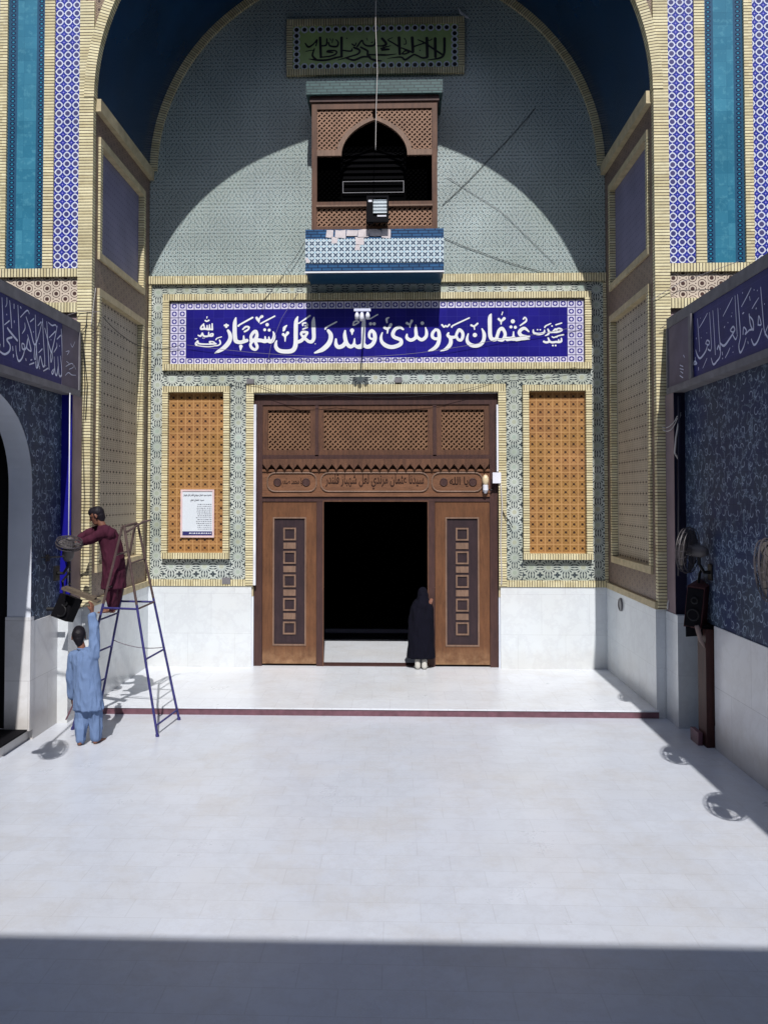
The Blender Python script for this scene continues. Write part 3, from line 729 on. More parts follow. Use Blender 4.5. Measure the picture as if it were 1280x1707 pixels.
# ---------------------------------------------------------------- lettering: traced pen strokes -> one flat sheet
def curve(st, sub=5):
    """Catmull-Rom through the traced points (x, y, r)"""
    if len(st) < 3: return st
    out = []; n = len(st)
    for i in range(n - 1):
        p = [np.array(st[max(0, min(n - 1, i + k))], float) for k in (-1, 0, 1, 2)]
        for k in range(sub):
            t = k / sub
            out.append(tuple(0.5 * ((2*p[1]) + (p[2]-p[0])*t + (2*p[0]-5*p[1]+4*p[2]-p[3])*t*t + (3*p[1]-p[0]-3*p[2]+p[3])*t**3)))
    out.append(tuple(st[-1])); return out
def letter_sheet(name, strokes, to3d, h, mat, parent):
    """strokes: lists of (a, b, r) in plane metres"""
    P_ = [p for s in strokes for p in s]
    a0 = min(p[0] - p[2] for p in P_) - 2*h; a1 = max(p[0] + p[2] for p in P_) + 2*h
    b0 = min(p[1] - p[2] for p in P_) - 2*h; b1 = max(p[1] + p[2] for p in P_) + 2*h
    na, nb = int((a1 - a0) / h) + 2, int((b1 - b0) / h) + 2
    F = np.full((na, nb), 9.0); A = a0 + h * np.arange(na); B = b0 + h * np.arange(nb)
    for s in strokes:
        s = list(s)
        if len(s) == 1: s = s * 2
        for p, q in zip(s, s[1:]):
            rm = max(p[2], q[2]) + 2*h
            i0, i1 = int((min(p[0], q[0]) - rm - a0) / h), int((max(p[0], q[0]) + rm - a0) / h) + 2
            j0, j1 = int((min(p[1], q[1]) - rm - b0) / h), int((max(p[1], q[1]) + rm - b0) / h) + 2
            i0, j0 = max(i0, 0), max(j0, 0); X, Y = np.meshgrid(A[i0:i1], B[j0:j1], indexing='ij')
            dx, dy = q[0]-p[0], q[1]-p[1]; L = dx*dx + dy*dy
            t = np.clip(((X-p[0])*dx + (Y-p[1])*dy) / L, 0, 1) if L > 1e-12 else X*0
            d = np.hypot(X - p[0] - t*dx, Y - p[1] - t*dy) - (p[2] + t*(q[2]-p[2]))
            F[i0:i1, j0:j1] = np.minimum(F[i0:i1, j0:j1], d)
    mb = MB()
    full = (F[:-1,:-1] < 0) & (F[1:,:-1] < 0) & (F[:-1,1:] < 0) & (F[1:,1:] < 0)
    anyc = ((F[:-1,:-1] < 0) | (F[1:,:-1] < 0) | (F[:-1,1:] < 0) | (F[1:,1:] < 0)) & ~full
    for j in range(nb - 1):
        i = 0
        while i < na - 1:
            if full[i, j]:
                k = i
                while k < na - 1 and full[k, j]: k += 1
                mb.poly([to3d(A[i], B[j]), to3d(A[k], B[j]), to3d(A[k], B[j+1]), to3d(A[i], B[j+1])]); i = k
            else: i += 1
    for i, j in zip(*np.nonzero(anyc)):
        c = [(i, j), (i+1, j), (i+1, j+1), (i, j+1)]; pts = []
        for k in range(4):
            p, q = c[k], c[(k+1) % 4]; fp, fq = F[p], F[q]
            if fp < 0: pts.append((A[p[0]], B[p[1]]))
            if (fp < 0) != (fq < 0):
                t = fp / (fp - fq); pts.append((A[p[0]] + t*(A[q[0]]-A[p[0]]), B[p[1]] + t*(B[q[1]]-B[p[1]])))
        if len(pts) >= 3: mb.poly([to3d(*p) for p in pts])
    return mb.build(name, mat, parent, merge=True)
def traced(groups, scale, ax, val, rk=1.0):
    """groups: [(ox, oy, [strokes in enlarged-crop pixels])] -> strokes in plane metres"""
    out = []
    for ox, oy, sts in groups:
        for st in sts:
            r = []
            for x, y, rr in st:
                p = at(ox + x / scale, oy + y / scale, **{ax: val}); dep = (p - CAM).dot(CM @ Vector((0, 1, 0)))
                r.append(((p.y if ax == 'X' else p.x), p.z, rr * rk / scale * dep / FPX))
            out.append(curve(r))
    return out

# the big blue sign over the door
sign = thing('calligraphy_sign', 'long cobalt blue tile sign with bold white calligraphy above the wooden doorway', 'sign', (0, YB, 5.96))
b = MB(); b.frame(-4.21, 4.21, 5.955, 7.47, 0.125, YB - 0.085, YB + 0.02, 0, 1); P(b, 'brick_frame', BR, sign)
b = MB(); y = YB - 0.03; q = 0.154
def cells(x0, x1, z0, z1, nx, nz): b.poly([(x0, y, z0), (x1, y, z0), (x1, y, z1), (x0, y, z1)], [(-4.065, 6.19), (-4.065 + nx*q, 6.19), (-4.065 + nx*q, 6.19 + nz*q), (-4.065, 6.19 + nz*q)])
cells(-3.75, 3.75, 7.165, 7.32, 48, 1); cells(-3.75, 3.75, 6.075, 6.195, 48, 0.85)
for s in (-1, 1): cells(*sx(s, 3.75, 4.07), 6.075, 7.32, 2, 8)
P(b, 'tile_border', 'square_tiles', sign)
b = MB(); b.poly([(-3.75, y, 6.195), (3.75, y, 6.195), (3.75, y, 7.165), (-3.75, y, 7.165)]); P(b, 'blue_panel', 'cobalt_glaze', sign)
SIGN = [
 (310, 505, [[(540,285,10),(540,318,16)],[(518,300,12),(562,300,12)],
  [(565,370,16),(590,420,22),(592,480,24),(560,545,27),(500,605,25),(440,642,19),(390,668,7)],
  [(668,198,8),(655,260,22),(652,350,25),(655,440,25),(668,505,26),(720,525,22),(770,515,22),(815,500,20)],[(775,515,18),(772,440,8)],
  [(735,580,22),(730,630,6)],
  [(880,500,20),(868,450,18),(900,395,20),(935,378,18),(948,430,20),(930,485,24)],[(880,520,18),(862,560,16),(885,605,18),(930,622,16),(952,585,18),(932,530,18)],
  [(870,505,20),(930,498,24),(1000,500,22),(1050,512,22),(1090,505,20),(1130,515,24),(1165,490,22),(1178,430,16),(1165,385,7)],
  [(1060,505,18),(1058,450,8)],[(1112,505,18),(1108,455,8)],[(1085,290,21)],[(1052,358,18)],[(1112,362,18)],
  [(703,308,11),(720,290,10),(890,195,11)],[(998,275,9),(1185,176,9)],[(945,200,16),(970,238,13),(985,205,10),(1015,180,18)],[(975,240,10),(975,262,6)],
  [(760,352,9),(800,318,12),(842,322,10),(830,355,11),(785,382,11)],
  [(285,185,7),(280,205,4)],[(262,236,10),(280,246,8),(308,232,10)],[(352,278,8),(354,355,11)],[(318,292,7),(318,345,12)],[(285,300,7),(290,348,12),(325,352,10),(352,352,10)],[(240,280,8),(206,318,10),(205,348,12),(245,345,12),(285,350,11)],[(240,290,8),(250,340,10)],
  [(166,432,8),(200,442,11),(222,400,7),(240,442,11),(300,440,10),(306,392,7)],[(306,440,10),(355,440,10),(362,412,9),(332,416,8),(330,438,8)],[(226,468,6)],[(246,470,6)],
  [(452,498,9),(462,540,10),(432,566,8),(380,572,6)],[(402,490,8),(420,470,7),(478,452,6)],[(405,545,9),(340,545,10),(318,516,8),(370,520,8),(390,540,8)],[(340,550,9),(240,550,9),(170,540,10),(160,508,9),(130,545,9),(150,555,8)],[(125,480,6),(150,476,5)],[(130,566,4),(300,584,6),(440,562,4)]]),
 (450, 505, [[(372,185,8),(350,250,23),(345,400,25),(345,500,25),(338,580,27),(300,635,27),(220,648,25),(130,637,24),(85,595,22),(80,540,16),(92,503,7)],
  [(587,192,7),(580,260,23),(585,400,23),(585,470,22),(560,515,21),(520,515,19),(492,495,18),(455,462,18),(415,415,13),(440,388,17),(500,392,13)],[(500,405,13),(450,470,20),(415,505,21),(360,525,20)],
  [(388,272,9),(535,170,9)],[(440,302,9),(440,275,11),(485,268,10),(500,300,10),(470,306,7)],[(440,350,9),(500,326,9)],
  [(225,302,8),(195,330,17),(190,355,16),(180,372,9)],[(180,420,18),(205,440,12),(238,400,19)],[(205,445,13),(203,512,6)],[(605,545,6)],
  [(738,352,8),(755,325,9),(890,252,8)],[(778,370,18),(810,420,25),(808,490,27),(775,555,29),(710,615,27),(650,645,19),(598,665,9)],
  [(1002,370,10),(998,430,21),(1008,495,23),(1030,550,23),(1075,583,22),(1118,555,18),(1128,478,8)],[(1008,520,22),(975,570,24),(915,588,24),(882,555,22),(880,485,12)],
  [(1122,550,16),(1160,585,20),(1210,588,22),(1250,560,24)],[(1095,368,25)],[(1095,385,16),(1095,425,5)]]),
 (580, 505, [[(228,205,7),(210,260,22),(205,400,23),(205,500,23),(190,560,23),(140,580,20)],[(205,540,22),(240,582,22),(290,578,25),(335,540,23),(358,480,24),(352,410,23),(318,368,17),(288,400,17),(285,450,15),(310,478,12),(345,478,14)],
  [(302,278,19)],[(350,278,19)],[(294,213,7),(396,155,7)],[(70,295,9),(80,255,9),(120,240,9),(145,258,9),(80,298,8)],
  [(545,195,7),(515,215,13),(520,262,8)],[(490,330,18),(530,345,14),(572,290,18)],[(530,350,13),(525,402,8)],
  [(735,352,11),(690,325,18),(630,350,20),(598,410,22),(612,452,21),(660,475,21),(705,495,21),(702,545,24),(640,578,24),(570,588,24),(500,565,24),(452,520,20),(440,460,16),(458,395,7)],
  [(785,420,10),(785,465,19),(830,495,20),(880,480,20),(908,440,20),(903,360,18),(905,295,7)],[(905,430,18),(945,475,19),(990,490,20),(1038,450,20),(1047,390,17),(1033,330,8)],
  [(990,270,21)],[(785,268,15),(825,285,11),(850,238,15)],[(826,290,10),(825,325,5)],
  [(1163,355,15),(1202,370,19),(1216,430,22),(1212,500,22),(1192,560,23),(1150,605,21),(1090,635,12),(1072,641,5)],[(1163,358,16),(1128,400,19),(1124,450,19),(1160,478,17),(1208,472,17)]]),
 (710, 505, [[(300,400,10),(288,430,17),(318,462,20),(330,500,22),(322,550,24),(285,598,22),(240,625,13),(193,641,5)],
  [(325,458,18),(390,452,17),(412,400,17),(442,358,19),(482,390,19),(490,440,19),(468,492,18),(430,490,17),(408,455,16)],
  [(343,325,8),(362,300,9),(575,200,8)],[(212,292,11),(240,320,11),(260,300,7),(278,318,9),(310,290,11)],
  [(745,345,8),(772,410,20),(770,480,21),(740,540,22),(680,570,23),(610,565,23),(560,530,21),(545,480,17),(562,410,7)],[(650,428,26)],[(602,298,13),(640,310,10),(685,275,12)],[(640,310,10),(645,355,6)],
  [(867,148,7),(850,200,23),(850,350,23),(855,440,24),(880,482,23),(930,482,22),(950,430,19),(972,368,20),(1012,340,20),(1047,390,19),(1050,440,19),(1020,492,20),(970,490,19)],
  [(1040,470,20),(1110,476,21),(1168,465,18),(1200,488,20),(1250,480,22)],[(1165,470,16),(1165,395,7)],[(1155,245,25)],[(1130,320,18)],[(1188,325,19)],
  [(968,215,15),(1000,240,12),(1040,208,18)],[(1000,245,11),(998,285,6)],[(1020,120,6),(1008,158,6)]]),
 (820, 505, [[(488,382,8),(432,338,18),(382,360,20),(362,400,21),(400,440,20),(492,448,12)],[(495,485,8),(400,475,21),(300,482,21),(250,480,20),(200,490,18)],[(285,385,7),(282,440,13),(275,478,17)],
  [(415,215,9),(435,193,9),(455,215,9),(450,245,11),(415,272,10),(372,302,7)],
  [(548,358,7),(555,398,13),(620,415,15),(688,398,13),(697,362,7)],[(603,358,9)],[(640,358,9)],
  [(742,350,9),(757,390,13),(742,420,11),(705,437,5)],[(757,386,10),(800,390,11),(842,350,11),(872,388,10)],[(800,390,10),(870,388,11),(930,362,11),(895,340,10),(860,348,9)],[(700,326,9),(716,305,8),(780,275,7)],[(848,292,8),(925,268,8)],[(797,308,10)],
  [(688,515,12),(720,526,13),(760,512,13),(745,466,8)],[(760,512,13),(800,526,13),(850,520,13),(890,522,13),(920,510,13),(922,472,8)],[(886,520,10),(884,488,6)],[(798,450,8),(820,462,8),(852,448,8)],[(860,456,8),(876,440,8),(950,424,8)],[(808,568,11)],[(845,568,11)]])]
letter_sheet('lettering', traced(SIGN, 8.0, 'Y', YB - 0.034, 1.12), lambda a, c: (a, YB - 0.036, c), 0.009, 'letter_white', sign)

# the green plaque high under the arch
plq = thing('calligraphy_plaque', 'small green tile plaque with black calligraphy high under the arch', 'sign', (0, YB, 11.84))
b = MB(); b.frame(-1.765, 1.765, 11.84, 12.97, 0.12, YB - 0.075, YB - 0.004, 0, 1); P(b, 'brick_frame', BR, plq)
b = MB(); y = YB - 0.03; b.poly([(-1.645, y, 11.96), (1.645, y, 11.96), (1.645, y, 12.85), (-1.645, y, 12.85)]); P(b, 'green_panel', 'green_glaze', plq)
b = MB(); k = MB()
def blob(x, z):
    def disc(mb, r, yy): mb.poly([(x + r*math.cos(t*math.pi/8), yy, z + r*math.sin(t*math.pi/8)) for t in range(16)])
    b, k = MB(), MB(); disc(b, 0.07, YB - 0.034); disc(k, 0.042, YB - 0.038)
    P(k, 'ring_centre', 'letter_black', P(b, 'border_ring', 'white_plaster', plq))
for i in range(21):
    x = -1.57 + 3.14 * i / 20; blob(x, 12.775); blob(x, 12.03)
for z in (12.155, 12.279, 12.403, 12.527, 12.651): blob(-1.57, z); blob(1.57, z)
PLQ = [(620, 30, [[(965,275,17),(965,400,16),(955,490,14),(900,535,12),(740,560,4)],[(930,485,12),(800,400,11),(700,330,10),(610,290,6)],[(840,275,18),(845,515,17)],[(730,270,18),(737,515,17)],
  [(735,525,12),(670,532,11),(600,500,10),(560,488,10),(520,510,12),(440,557,13),(380,520,9),(200,541,3)],[(535,265,19),(546,450,17)],[(548,385,10),(620,360,8),(690,338,8)],[(545,462,9),(500,442,12),(395,400,8)],[(400,480,9),(440,440,8),(500,450,10),(440,480,9),(400,475,8)],
  [(360,265,19),(370,480,16)],[(360,385,11),(290,340,9),(215,298,8)],[(135,275,15),(190,345,15),(140,372,10),(75,372,7)],[(250,370,5),(120,410,10),(230,418,9),(130,432,8)],[(325,480,4),(180,495,10),(0,490,9)],[(0,550,12),(60,560,10),(112,576,8)],
  [(430,270,6),(450,300,6),(455,345,6),(425,350,6)],[(215,285,5),(275,262,5)],[(640,432,9)],[(745,292,6),(770,300,6),(800,280,6)]]),
 (480, 30, [[(430,265,16),(440,520,15)],[(715,265,17),(715,512,16)],[(1240,572,10),(1160,568,9),(1100,540,12),(1060,490,12)],[(1100,520,10),(1000,518,12),(880,562,13),(780,535,10)],[(270,546,3),(400,562,12),(520,560,12),(640,530,12),(725,515,10)],
  [(430,525,8),(560,510,10),(640,480,10),(640,440,9),(540,436,9),(525,455,8),(600,460,8)],[(355,410,7),(328,500,12),(375,552,12)],[(230,335,7),(275,387,13),(345,345,9),(390,290,8),(375,372,8)],[(520,280,9),(512,360,11),(450,372,9)],[(545,330,8),(560,372,11),(650,380,12),(672,330,10),(640,288,6)],
  [(715,430,8),(840,442,10),(855,410,7)],[(880,395,12),(955,430,13),(930,482,11),(800,522,9),(665,562,4)],[(970,390,11),(1060,440,13),(1065,485,11),(1160,490,9),(1290,490,9)],[(925,380,11),(985,300,10),(1010,345,10),(1060,372,11),(1150,360,12),(1168,280,8)],
  [(600,278,6),(590,330,6)],[(1050,268,5),(1060,300,5)],[(855,348,9),(890,370,8),(910,335,7)],[(560,275,5),(575,300,5)],[(240,445,5),(330,430,5)],[(1110,330,6),(1130,320,6)],[(785,272,9)]])]
letter_sheet('lettering', traced(PLQ, 8.0, 'Y', YB - 0.034, 1.1), lambda a, c: (a, YB - 0.037, c), 0.011, 'letter_black', plq)

# carved wooden inscriptions: a small arabic shaper over presentation forms, set in visual order
AR = {'ا': (0xFE8D, 0xFE8E), 'ب': (0xFE8F, 0xFE90, 0xFE91, 0xFE92), 'ث': (0xFE99, 0xFE9A, 0xFE9B, 0xFE9C), 'ح': (0xFEA1, 0xFEA2, 0xFEA3, 0xFEA4), 'د': (0xFEA9, 0xFEAA), 'ر': (0xFEAD, 0xFEAE), 'ز': (0xFEAF, 0xFEB0),
      'س': (0xFEB1, 0xFEB2, 0xFEB3, 0xFEB4), 'ش': (0xFEB5, 0xFEB6, 0xFEB7, 0xFEB8), 'ض': (0xFEBD, 0xFEBE, 0xFEBF, 0xFEC0), 'ت': (0xFE95, 0xFE96, 0xFE97, 0xFE98), 'ص': (0xFEB9, 0xFEBA, 0xFEBB, 0xFEBC), 'ع': (0xFEC9, 0xFECA, 0xFECB, 0xFECC), 'ق': (0xFED5, 0xFED6, 0xFED7, 0xFED8), 'ل': (0xFEDD, 0xFEDE, 0xFEDF, 0xFEE0), 'م': (0xFEE1, 0xFEE2, 0xFEE3, 0xFEE4),
      'ن': (0xFEE5, 0xFEE6, 0xFEE7, 0xFEE8), 'ه': (0xFEE9, 0xFEEA, 0xFEEB, 0xFEEC), 'و': (0xFEED, 0xFEEE), 'ي': (0xFEF1, 0xFEF2, 0xFEF3, 0xFEF4)}
def shape(word):
    out = []
    for i, ch in enumerate(word):
        if ch not in AR: out.append(ch); continue
        f = AR[ch]; pj = i > 0 and len(AR.get(word[i-1], ())) == 4; nj = i < len(word) - 1 and word[i+1] in AR and len(f) == 4
        out.append(chr(f[(3 if nj else 1) if pj else (2 if nj else 0)]))
    return ''.join(reversed(out))
def text_mesh(name, s, x0, x1, z0, z1, y, mat, parent, bold=0.0):
    cu = bpy.data.curves.new('glyphs', 'FONT'); cu.body = s; cu.offset = bold; cu.resolution_u = 4
    o = bpy.data.objects.new('glyphs', cu); COL.objects.link(o); bpy.context.view_layer.update()
    me = bpy.data.meshes.new_from_object(o.evaluated_get(bpy.context.evaluated_depsgraph_get()))
    bpy.data.objects.remove(o); co = np.array([v.co[:] for v in me.vertices])
    lo, hi = co.min(0), co.max(0)
    for v in me.vertices:
        v.co = (x0 + (v.co.x - lo[0]) / (hi[0] - lo[0]) * (x1 - x0), y, z0 + (v.co.y - lo[1]) / (hi[1] - lo[1]) * (z1 - z0))
    me.name = name; me.materials.clear(); me.materials.append(MT[mat]); me.update()
    ob = bpy.data.objects.new(name, me); COL.objects.link(ob)
    if parent: ob.parent = parent; ob.matrix_parent_inverse = mw(parent).inverted()
    return ob
yl = YD - 0.024
mid = ' '.join(shape(w) for w in reversed('سيدنا عثمان مرندي لعل شهباز قلندر'.split()))
text_mesh('carved_lettering', mid, -0.99, 0.95, 3.60, 3.905, yl, 'carved_dark', lint, 0.016)
text_mesh('carved_lettering', shape('صلعم') + ' ' + shape('محمد') + ' ' + shape('يا'), -1.85, -1.45, 3.64, 3.83, yl, 'carved_dark', lint, 0.016)
text_mesh('carved_lettering', shape('الله') + ' ' + shape('يا'), 1.45, 1.82, 3.65, 3.85, yl, 'carved_dark', lint, 0.016)

# notice on the left terracotta panel
pz = thing('notice_board', 'white printed notice in a pink frame on the left orange tile panel', 'notice', (-3.505, YB, 2.62))
b = MB(); b.frame(-3.84, -3.175, 2.655, 3.60, 0.035, YB - 0.035, YB - 0.002); P(b, 'frame', 'poster_pink', pz)
b = MB(); b.box(-3.805, -3.21, YB - 0.022, YB - 0.004, 2.69, 3.565); P(b, 'sheet', 'paper', pz)
b = MB(); b.box(-3.80, -3.215, YB - 0.026, YB - 0.0225, 2.695, 2.775); P(b, 'blue_footer', 'poster_blue', pz)
yp = YB - 0.027
w = lambda *t: ' '.join(shape(q) for q in reversed(t))
text_mesh('headline', w('حضرت', 'سيد', 'عثمان', 'مروندي', 'قلندر', 'لعل', 'شهباز'), -3.785, -3.23, 3.455, 3.515, yp, 'ink', pz, 0.02)
text_mesh('subheading', w('سيد', 'عثمان', 'لعل'), -3.65, -3.38, 3.37, 3.415, yp, 'ink', pz, 0.02)
rr = random.Random(5); b = MB()
for i in range(14):          # print too small to read: rows of short broken ink strokes
    x = -3.225
    while x > -3.50 + rr.uniform(-.03, .02):
        l = rr.uniform(0.012, 0.04); h = rr.uniform(0.003, 0.006); z = 3.309 - i * 0.0375
        b.poly([(x - l, yp, z - h), (x, yp, z - h), (x - l * 0.3, yp, z + h), (x - l * 0.8, yp, z + h * 0.6)]); x -= l + 0.007
P(b, 'small_print', 'ink', pz)
b = MB(); x = -3.235
while x > -3.66:
    l = rr.uniform(0.02, 0.05); b.poly([(x - l, YB - 0.03, 2.725), (x, YB - 0.03, 2.728), (x, YB - 0.03, 2.748), (x - l * .7, YB - 0.03, 2.752)]); x -= l + 0.012
P(b, 'footer_print', 'paper', pz)

# ---------------------------------------------------------------- side arcades
LB = [(0, 480, [[(940,630,7),(952,900,9),(965,1330,9)],[(930,1040,6),(948,1290,10),(930,1345,12),(905,1310,9),(888,1050,6)],[(893,1200,8),(872,1325,12),(845,1285,9),(833,1050,6)],[(835,1230,8),(812,1310,10),(795,1285,8),(818,1240,7)],
 [(880,580,6),(800,950,11),(768,920,11),(690,615,7)],[(798,950,10),(803,1050,9),(785,1130,9),(776,1050,8),(790,980,8)],[(720,515,7),(735,800,9),(755,1240,9)],[(745,525,6),(800,572,9),(850,562,8),(872,600,6)],[(758,755,6),(850,662,9)],[(876,782,6),(930,722,9)],[(828,980,5),(872,900,9),(870,840,6)],
 [(655,470,7),(670,800,9),(690,1140,9),(662,1192,12),(620,1040,8),(590,1185,11),(562,1215,10),(550,1120,7)],[(655,500,5),(545,865,11),(470,640,10),(405,440,7)],[(545,415,7),(558,800,9),(577,1180,8)],[(540,880,9),(528,1050,9),(548,1085,8),(560,950,8)],[(585,575,6),(632,520,9)],[(598,985,6),(650,930,9)],
 [(428,715,7),(478,930,13),(468,962,9),(415,905,10),(430,780,10),(405,915,12),(352,930,11),(342,850,9),(378,868,9),(376,970,9),(340,1075,11),(290,1112,13),(258,1000,9),(248,880,6)],[(280,265,7),(295,600,10),(310,960,9)],[(320,445,6),(420,342,9),(455,395,6)],[(345,695,5),(388,620,10),(385,535,6)],[(468,515,6),(522,468,9)],
 [(155,195,7),(172,400,10),(185,605,9)],[(75,562,6),(150,500,9)],[(38,150,7),(52,500,10),(65,890,9)],[(112,150,7),(112,240,8),(92,290,5)],[(122,612,12),(165,672,15),(270,800,14)],[(190,752,13),(112,785,12),(160,870,13),(152,960,13),(80,1010,13),(10,970,12)],[(200,890,7),(205,950,9)],[(212,1020,11),(212,1050,9)],
 [(222,250,9),(222,310,9)],[(320,290,10),(330,310,7)],[(225,505,9),(225,530,6)],[(110,405,10)],[(400,1080,8),(405,1105,8)],[(455,1168,7),(525,1142,9)],[(475,1100,7),(495,1092,7)],[(670,1265,7),(738,1225,9)],[(705,1185,9)],[(610,1190,6),(612,1235,6)],[(518,670,9)],[(915,885,9)],[(785,790,8)],[(605,850,8)],
 [(10,860,9),(-20,980,10)],[(-40,120,8),(-30,900,10)],[(-120,60,8),(-105,860,10)],[(-60,930,12),(-160,960,14),(-230,870,12)],[(-240,0,8),(-220,840,10),(-300,930,12),(-360,860,8)]])]
RB = [(1140, 480, [[(350,385,5),(290,500,7),(225,610,5)],[(198,470,6),(215,700,8),(232,965,7)],[(382,375,6),(398,640,8),(412,905,8)],[(322,850,9),(345,798,10),(380,820,9),(368,868,9),(335,855,8)],[(352,870,9),(320,970,13),(240,1072,13),(195,1020,11),(172,945,7)],[(360,935,10),(395,955,9),(412,905,7)],
 [(105,1270,5),(125,1190,10),(155,1120,11),(188,1152,11),(150,1165,10)],[(165,1060,6),(172,1130,9)],[(432,345,6),(452,650,8),(470,1015,8)],[(508,310,6),(525,640,9),(548,1000,10),(490,1120,12),(440,1165,12),(408,1070,7)],[(500,930,13),(520,880,12),(540,940,12)],
 [(730,150,6),(660,290,8),(588,430,6)],[(700,640,10),(742,588,11),(768,640,11),(735,672,9),(700,652,8)],[(762,655,10),(690,770,14),(605,880,15),(545,840,10)],[(738,722,9),(780,785,10),(806,720,7)],[(770,120,6),(785,420,8),(802,700,8)],[(808,100,7),(835,450,11),(852,720,10),(828,880,10),(850,985,13),(900,900,11),(940,760,6)],
 [(892,705,10),(902,600,9),(945,650,10),(925,705,10),(985,645,10)],[(985,400,10),(1005,560,11),(1050,640,11),(1042,500,11),(985,425,9)],[(990,640,11),(1052,630,11)],[(1015,0,6),(940,150,9),(868,285,6)],[(1132,148,5),(1080,230,8),(1030,315,6)],[(1160,-10,7),(1185,300,9),(1212,620,10),(1245,720,12),(1300,785,14)],
 [(1120,565,10),(1132,425,9),(1168,555,10),(1125,562,9)],[(1182,620,8),(1120,800,13),(1060,868,13),(1018,780,8)],[(1290,540,8),(1245,640,9),(1225,720,5)],[(692,915,7),(660,990,8),(620,1065,5)],[(342,1075,7),(280,1222,5)],[(888,390,11),(905,375,7)],[(885,75,10)],[(1060,30,10)],[(1110,40,9)],[(1092,312,12)],[(715,432,10)],[(725,380,7)],[(662,528,9)],[(605,605,8),(615,585,6)],[(180,770,11)],[(340,685,8)],[(970,845,9),(965,815,6)],[(580,1075,10)],[(575,980,8),(580,1020,7)],[(740,980,9)],[(735,890,7)],[(215,1215,9),(215,1250,7)],[(245,460,7)],[(255,760,8)],[(1220,245,10)],[(545,320,6)],[(990,130,6),(1000,190,6)],
 [(1330,300,12),(1340,600,12)],[(1400,-60,8),(1430,600,10)],[(1480,-100,8),(1500,560,10),(1440,700,12)],[(1560,100,8),(1600,500,12)]])]
def arcade(s):
    left = s < 0
    A = thing('left_arcade' if False else 'side_arcade', 'low arcade wing on the left with dark floral tiles and a white arched opening' if left else 'low arcade wing on the right with dark floral tiles and a bare marble dado',
              'building', (s * 5.2, 8, 0))
    X = lambda a, c: sx(s, a, c)
    YE = 12.45; y0 = -6.0
    yA, yB_ = (11.41, 7.3) if left else (5.9, 2.0)       # the arched opening in this wing
    zs, top = 3.55, 4.95
    def aprof(t, k=1.0):      # four-centred arch, y across
        c = (yA + yB_) / 2; w = (yA - yB_) / 2 * k; a = math.pi * t
        return c + w * math.copysign(abs(math.cos(a)) ** 0.8, math.cos(a)), zs + (top - zs) * k * math.sin(a) ** 0.9
    w = MB(); x = s * 4.80; n = 32
    w.poly([(x, yA, 1.68), (x, YE, 1.68), (x, YE, 6.2), (x, yA, 6.2)]); w.poly([(x, y0, 1.68), (x, yB_, 1.68), (x, yB_, 6.2), (x, y0, 6.2)])
    for i in range(n):
        (p0, q0), (p1, q1) = aprof(i / n), aprof((i + 1) / n); w.poly([(x, p0, q0), (x, p0, 6.2), (x, p1, 6.2), (x, p1, q1)])
    w.poly([(x, yA, 1.68), (x, yA, zs), (x, yA, zs)]) if False else None
    o = P(w, 'tiled_wall', 'floral_tiles', A)
    j = MB()      # white jamb and soffit of the arch
    for i in range(n):
        (p0, q0), (p1, q1) = aprof(i / n), aprof((i + 1) / n)
        j.poly([(s*4.78, p0, q0), (s*4.78, p1, q1), (s*5.12, p1, q1), (s*5.12, p0, q0)])
    for yy in (yA, yB_): j.poly([(s*4.78, yy, 1.75), (s*5.12, yy, 1.75), (s*5.12, yy, zs), (s*4.78, yy, zs)])
    P(j, 'arch_jamb', 'white_plaster', A)
    for ya_, yb_ in ((yA - 0.012, yA + 0.10), (yB_ - 0.10, yB_ + 0.012)): j = MB(); j.box(*X(4.775, 5.14), ya_, yb_, 0.15, 1.75); P(j, 'jamb_stone', 'arcade_marble', A)
    j = MB(); j.box(*X(4.84, 8.5), yB_ - 1.0, yA + 0.6, -0.01, 0.15); P(j, 'arcade_step', 'arcade_marble', A)
    for ya_, yb_ in ((yA + 0.10, 12.36 if left else 11.36), (y0, yB_ - 0.1)): d = MB(); d.box(*X(4.78, 4.98), ya_, yb_, 0, 1.68); P(d, 'marble_dado', 'arcade_marble', A)
    # body of the wing
    r = MB(); r.box(*X(4.82, 9), y0, 12.8, 6.2, 6.35); r.box(*X(8.6, 9), y0, 12.8, 0, 6.2); r.box(*X(4.84, 8.6), 12.5, 12.85, 0, 6.2); r.box(*X(4.84, 8.6), y0 - .2, y0, 0, 6.2)
    r.box(*X(5.13, 5.3), yA + 0.1, 12.5, 0.15, 6.2); r.box(*X(5.13, 5.3), y0, yB_ - 0.1, 0.15, 6.2); r.box(*X(5.13, 5.3), yB_ - .1, yA + .1, 5.0, 6.2)
    P(r, 'dark_passage', 'dark_interior', A)
    # end pier between wing and gateway
    e = MB(); e.box(*X(4.63, 4.95), 12.46, 12.83, 1.68, 5.05); P(e, 'end_pier', 'purple_brown', A)
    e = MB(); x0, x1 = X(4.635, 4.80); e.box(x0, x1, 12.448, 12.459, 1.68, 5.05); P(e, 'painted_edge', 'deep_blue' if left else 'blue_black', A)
    e = MB(); e.box(*X(4.62, 4.95), 12.34, 12.88, 0, 1.68); P(e, 'pier_dado', 'wall_marble', A)
    # sign band along the top
    S_ = thing('calligraphy_sign', 'slanting dark blue sign band with pale calligraphy above the white arch on the left' if left else 'slanting dark blue sign band with pale calligraphy along the right wing', 'sign', (s * 4.8, 9, 5.05))
    f = MB(); yN = -2.0; yF_ = 12.74; ye = 12.06 if left else 11.72
    f.box(*X(4.62, 4.80), yN, yF_, 5.05, 5.15, 0); f.box(*X(4.63, 4.80), yN, yF_, 6.08, 6.24, 0); f.box(*X(4.62, 4.80), yF_ - 0.05, yF_, 5.15, 6.08, 0)
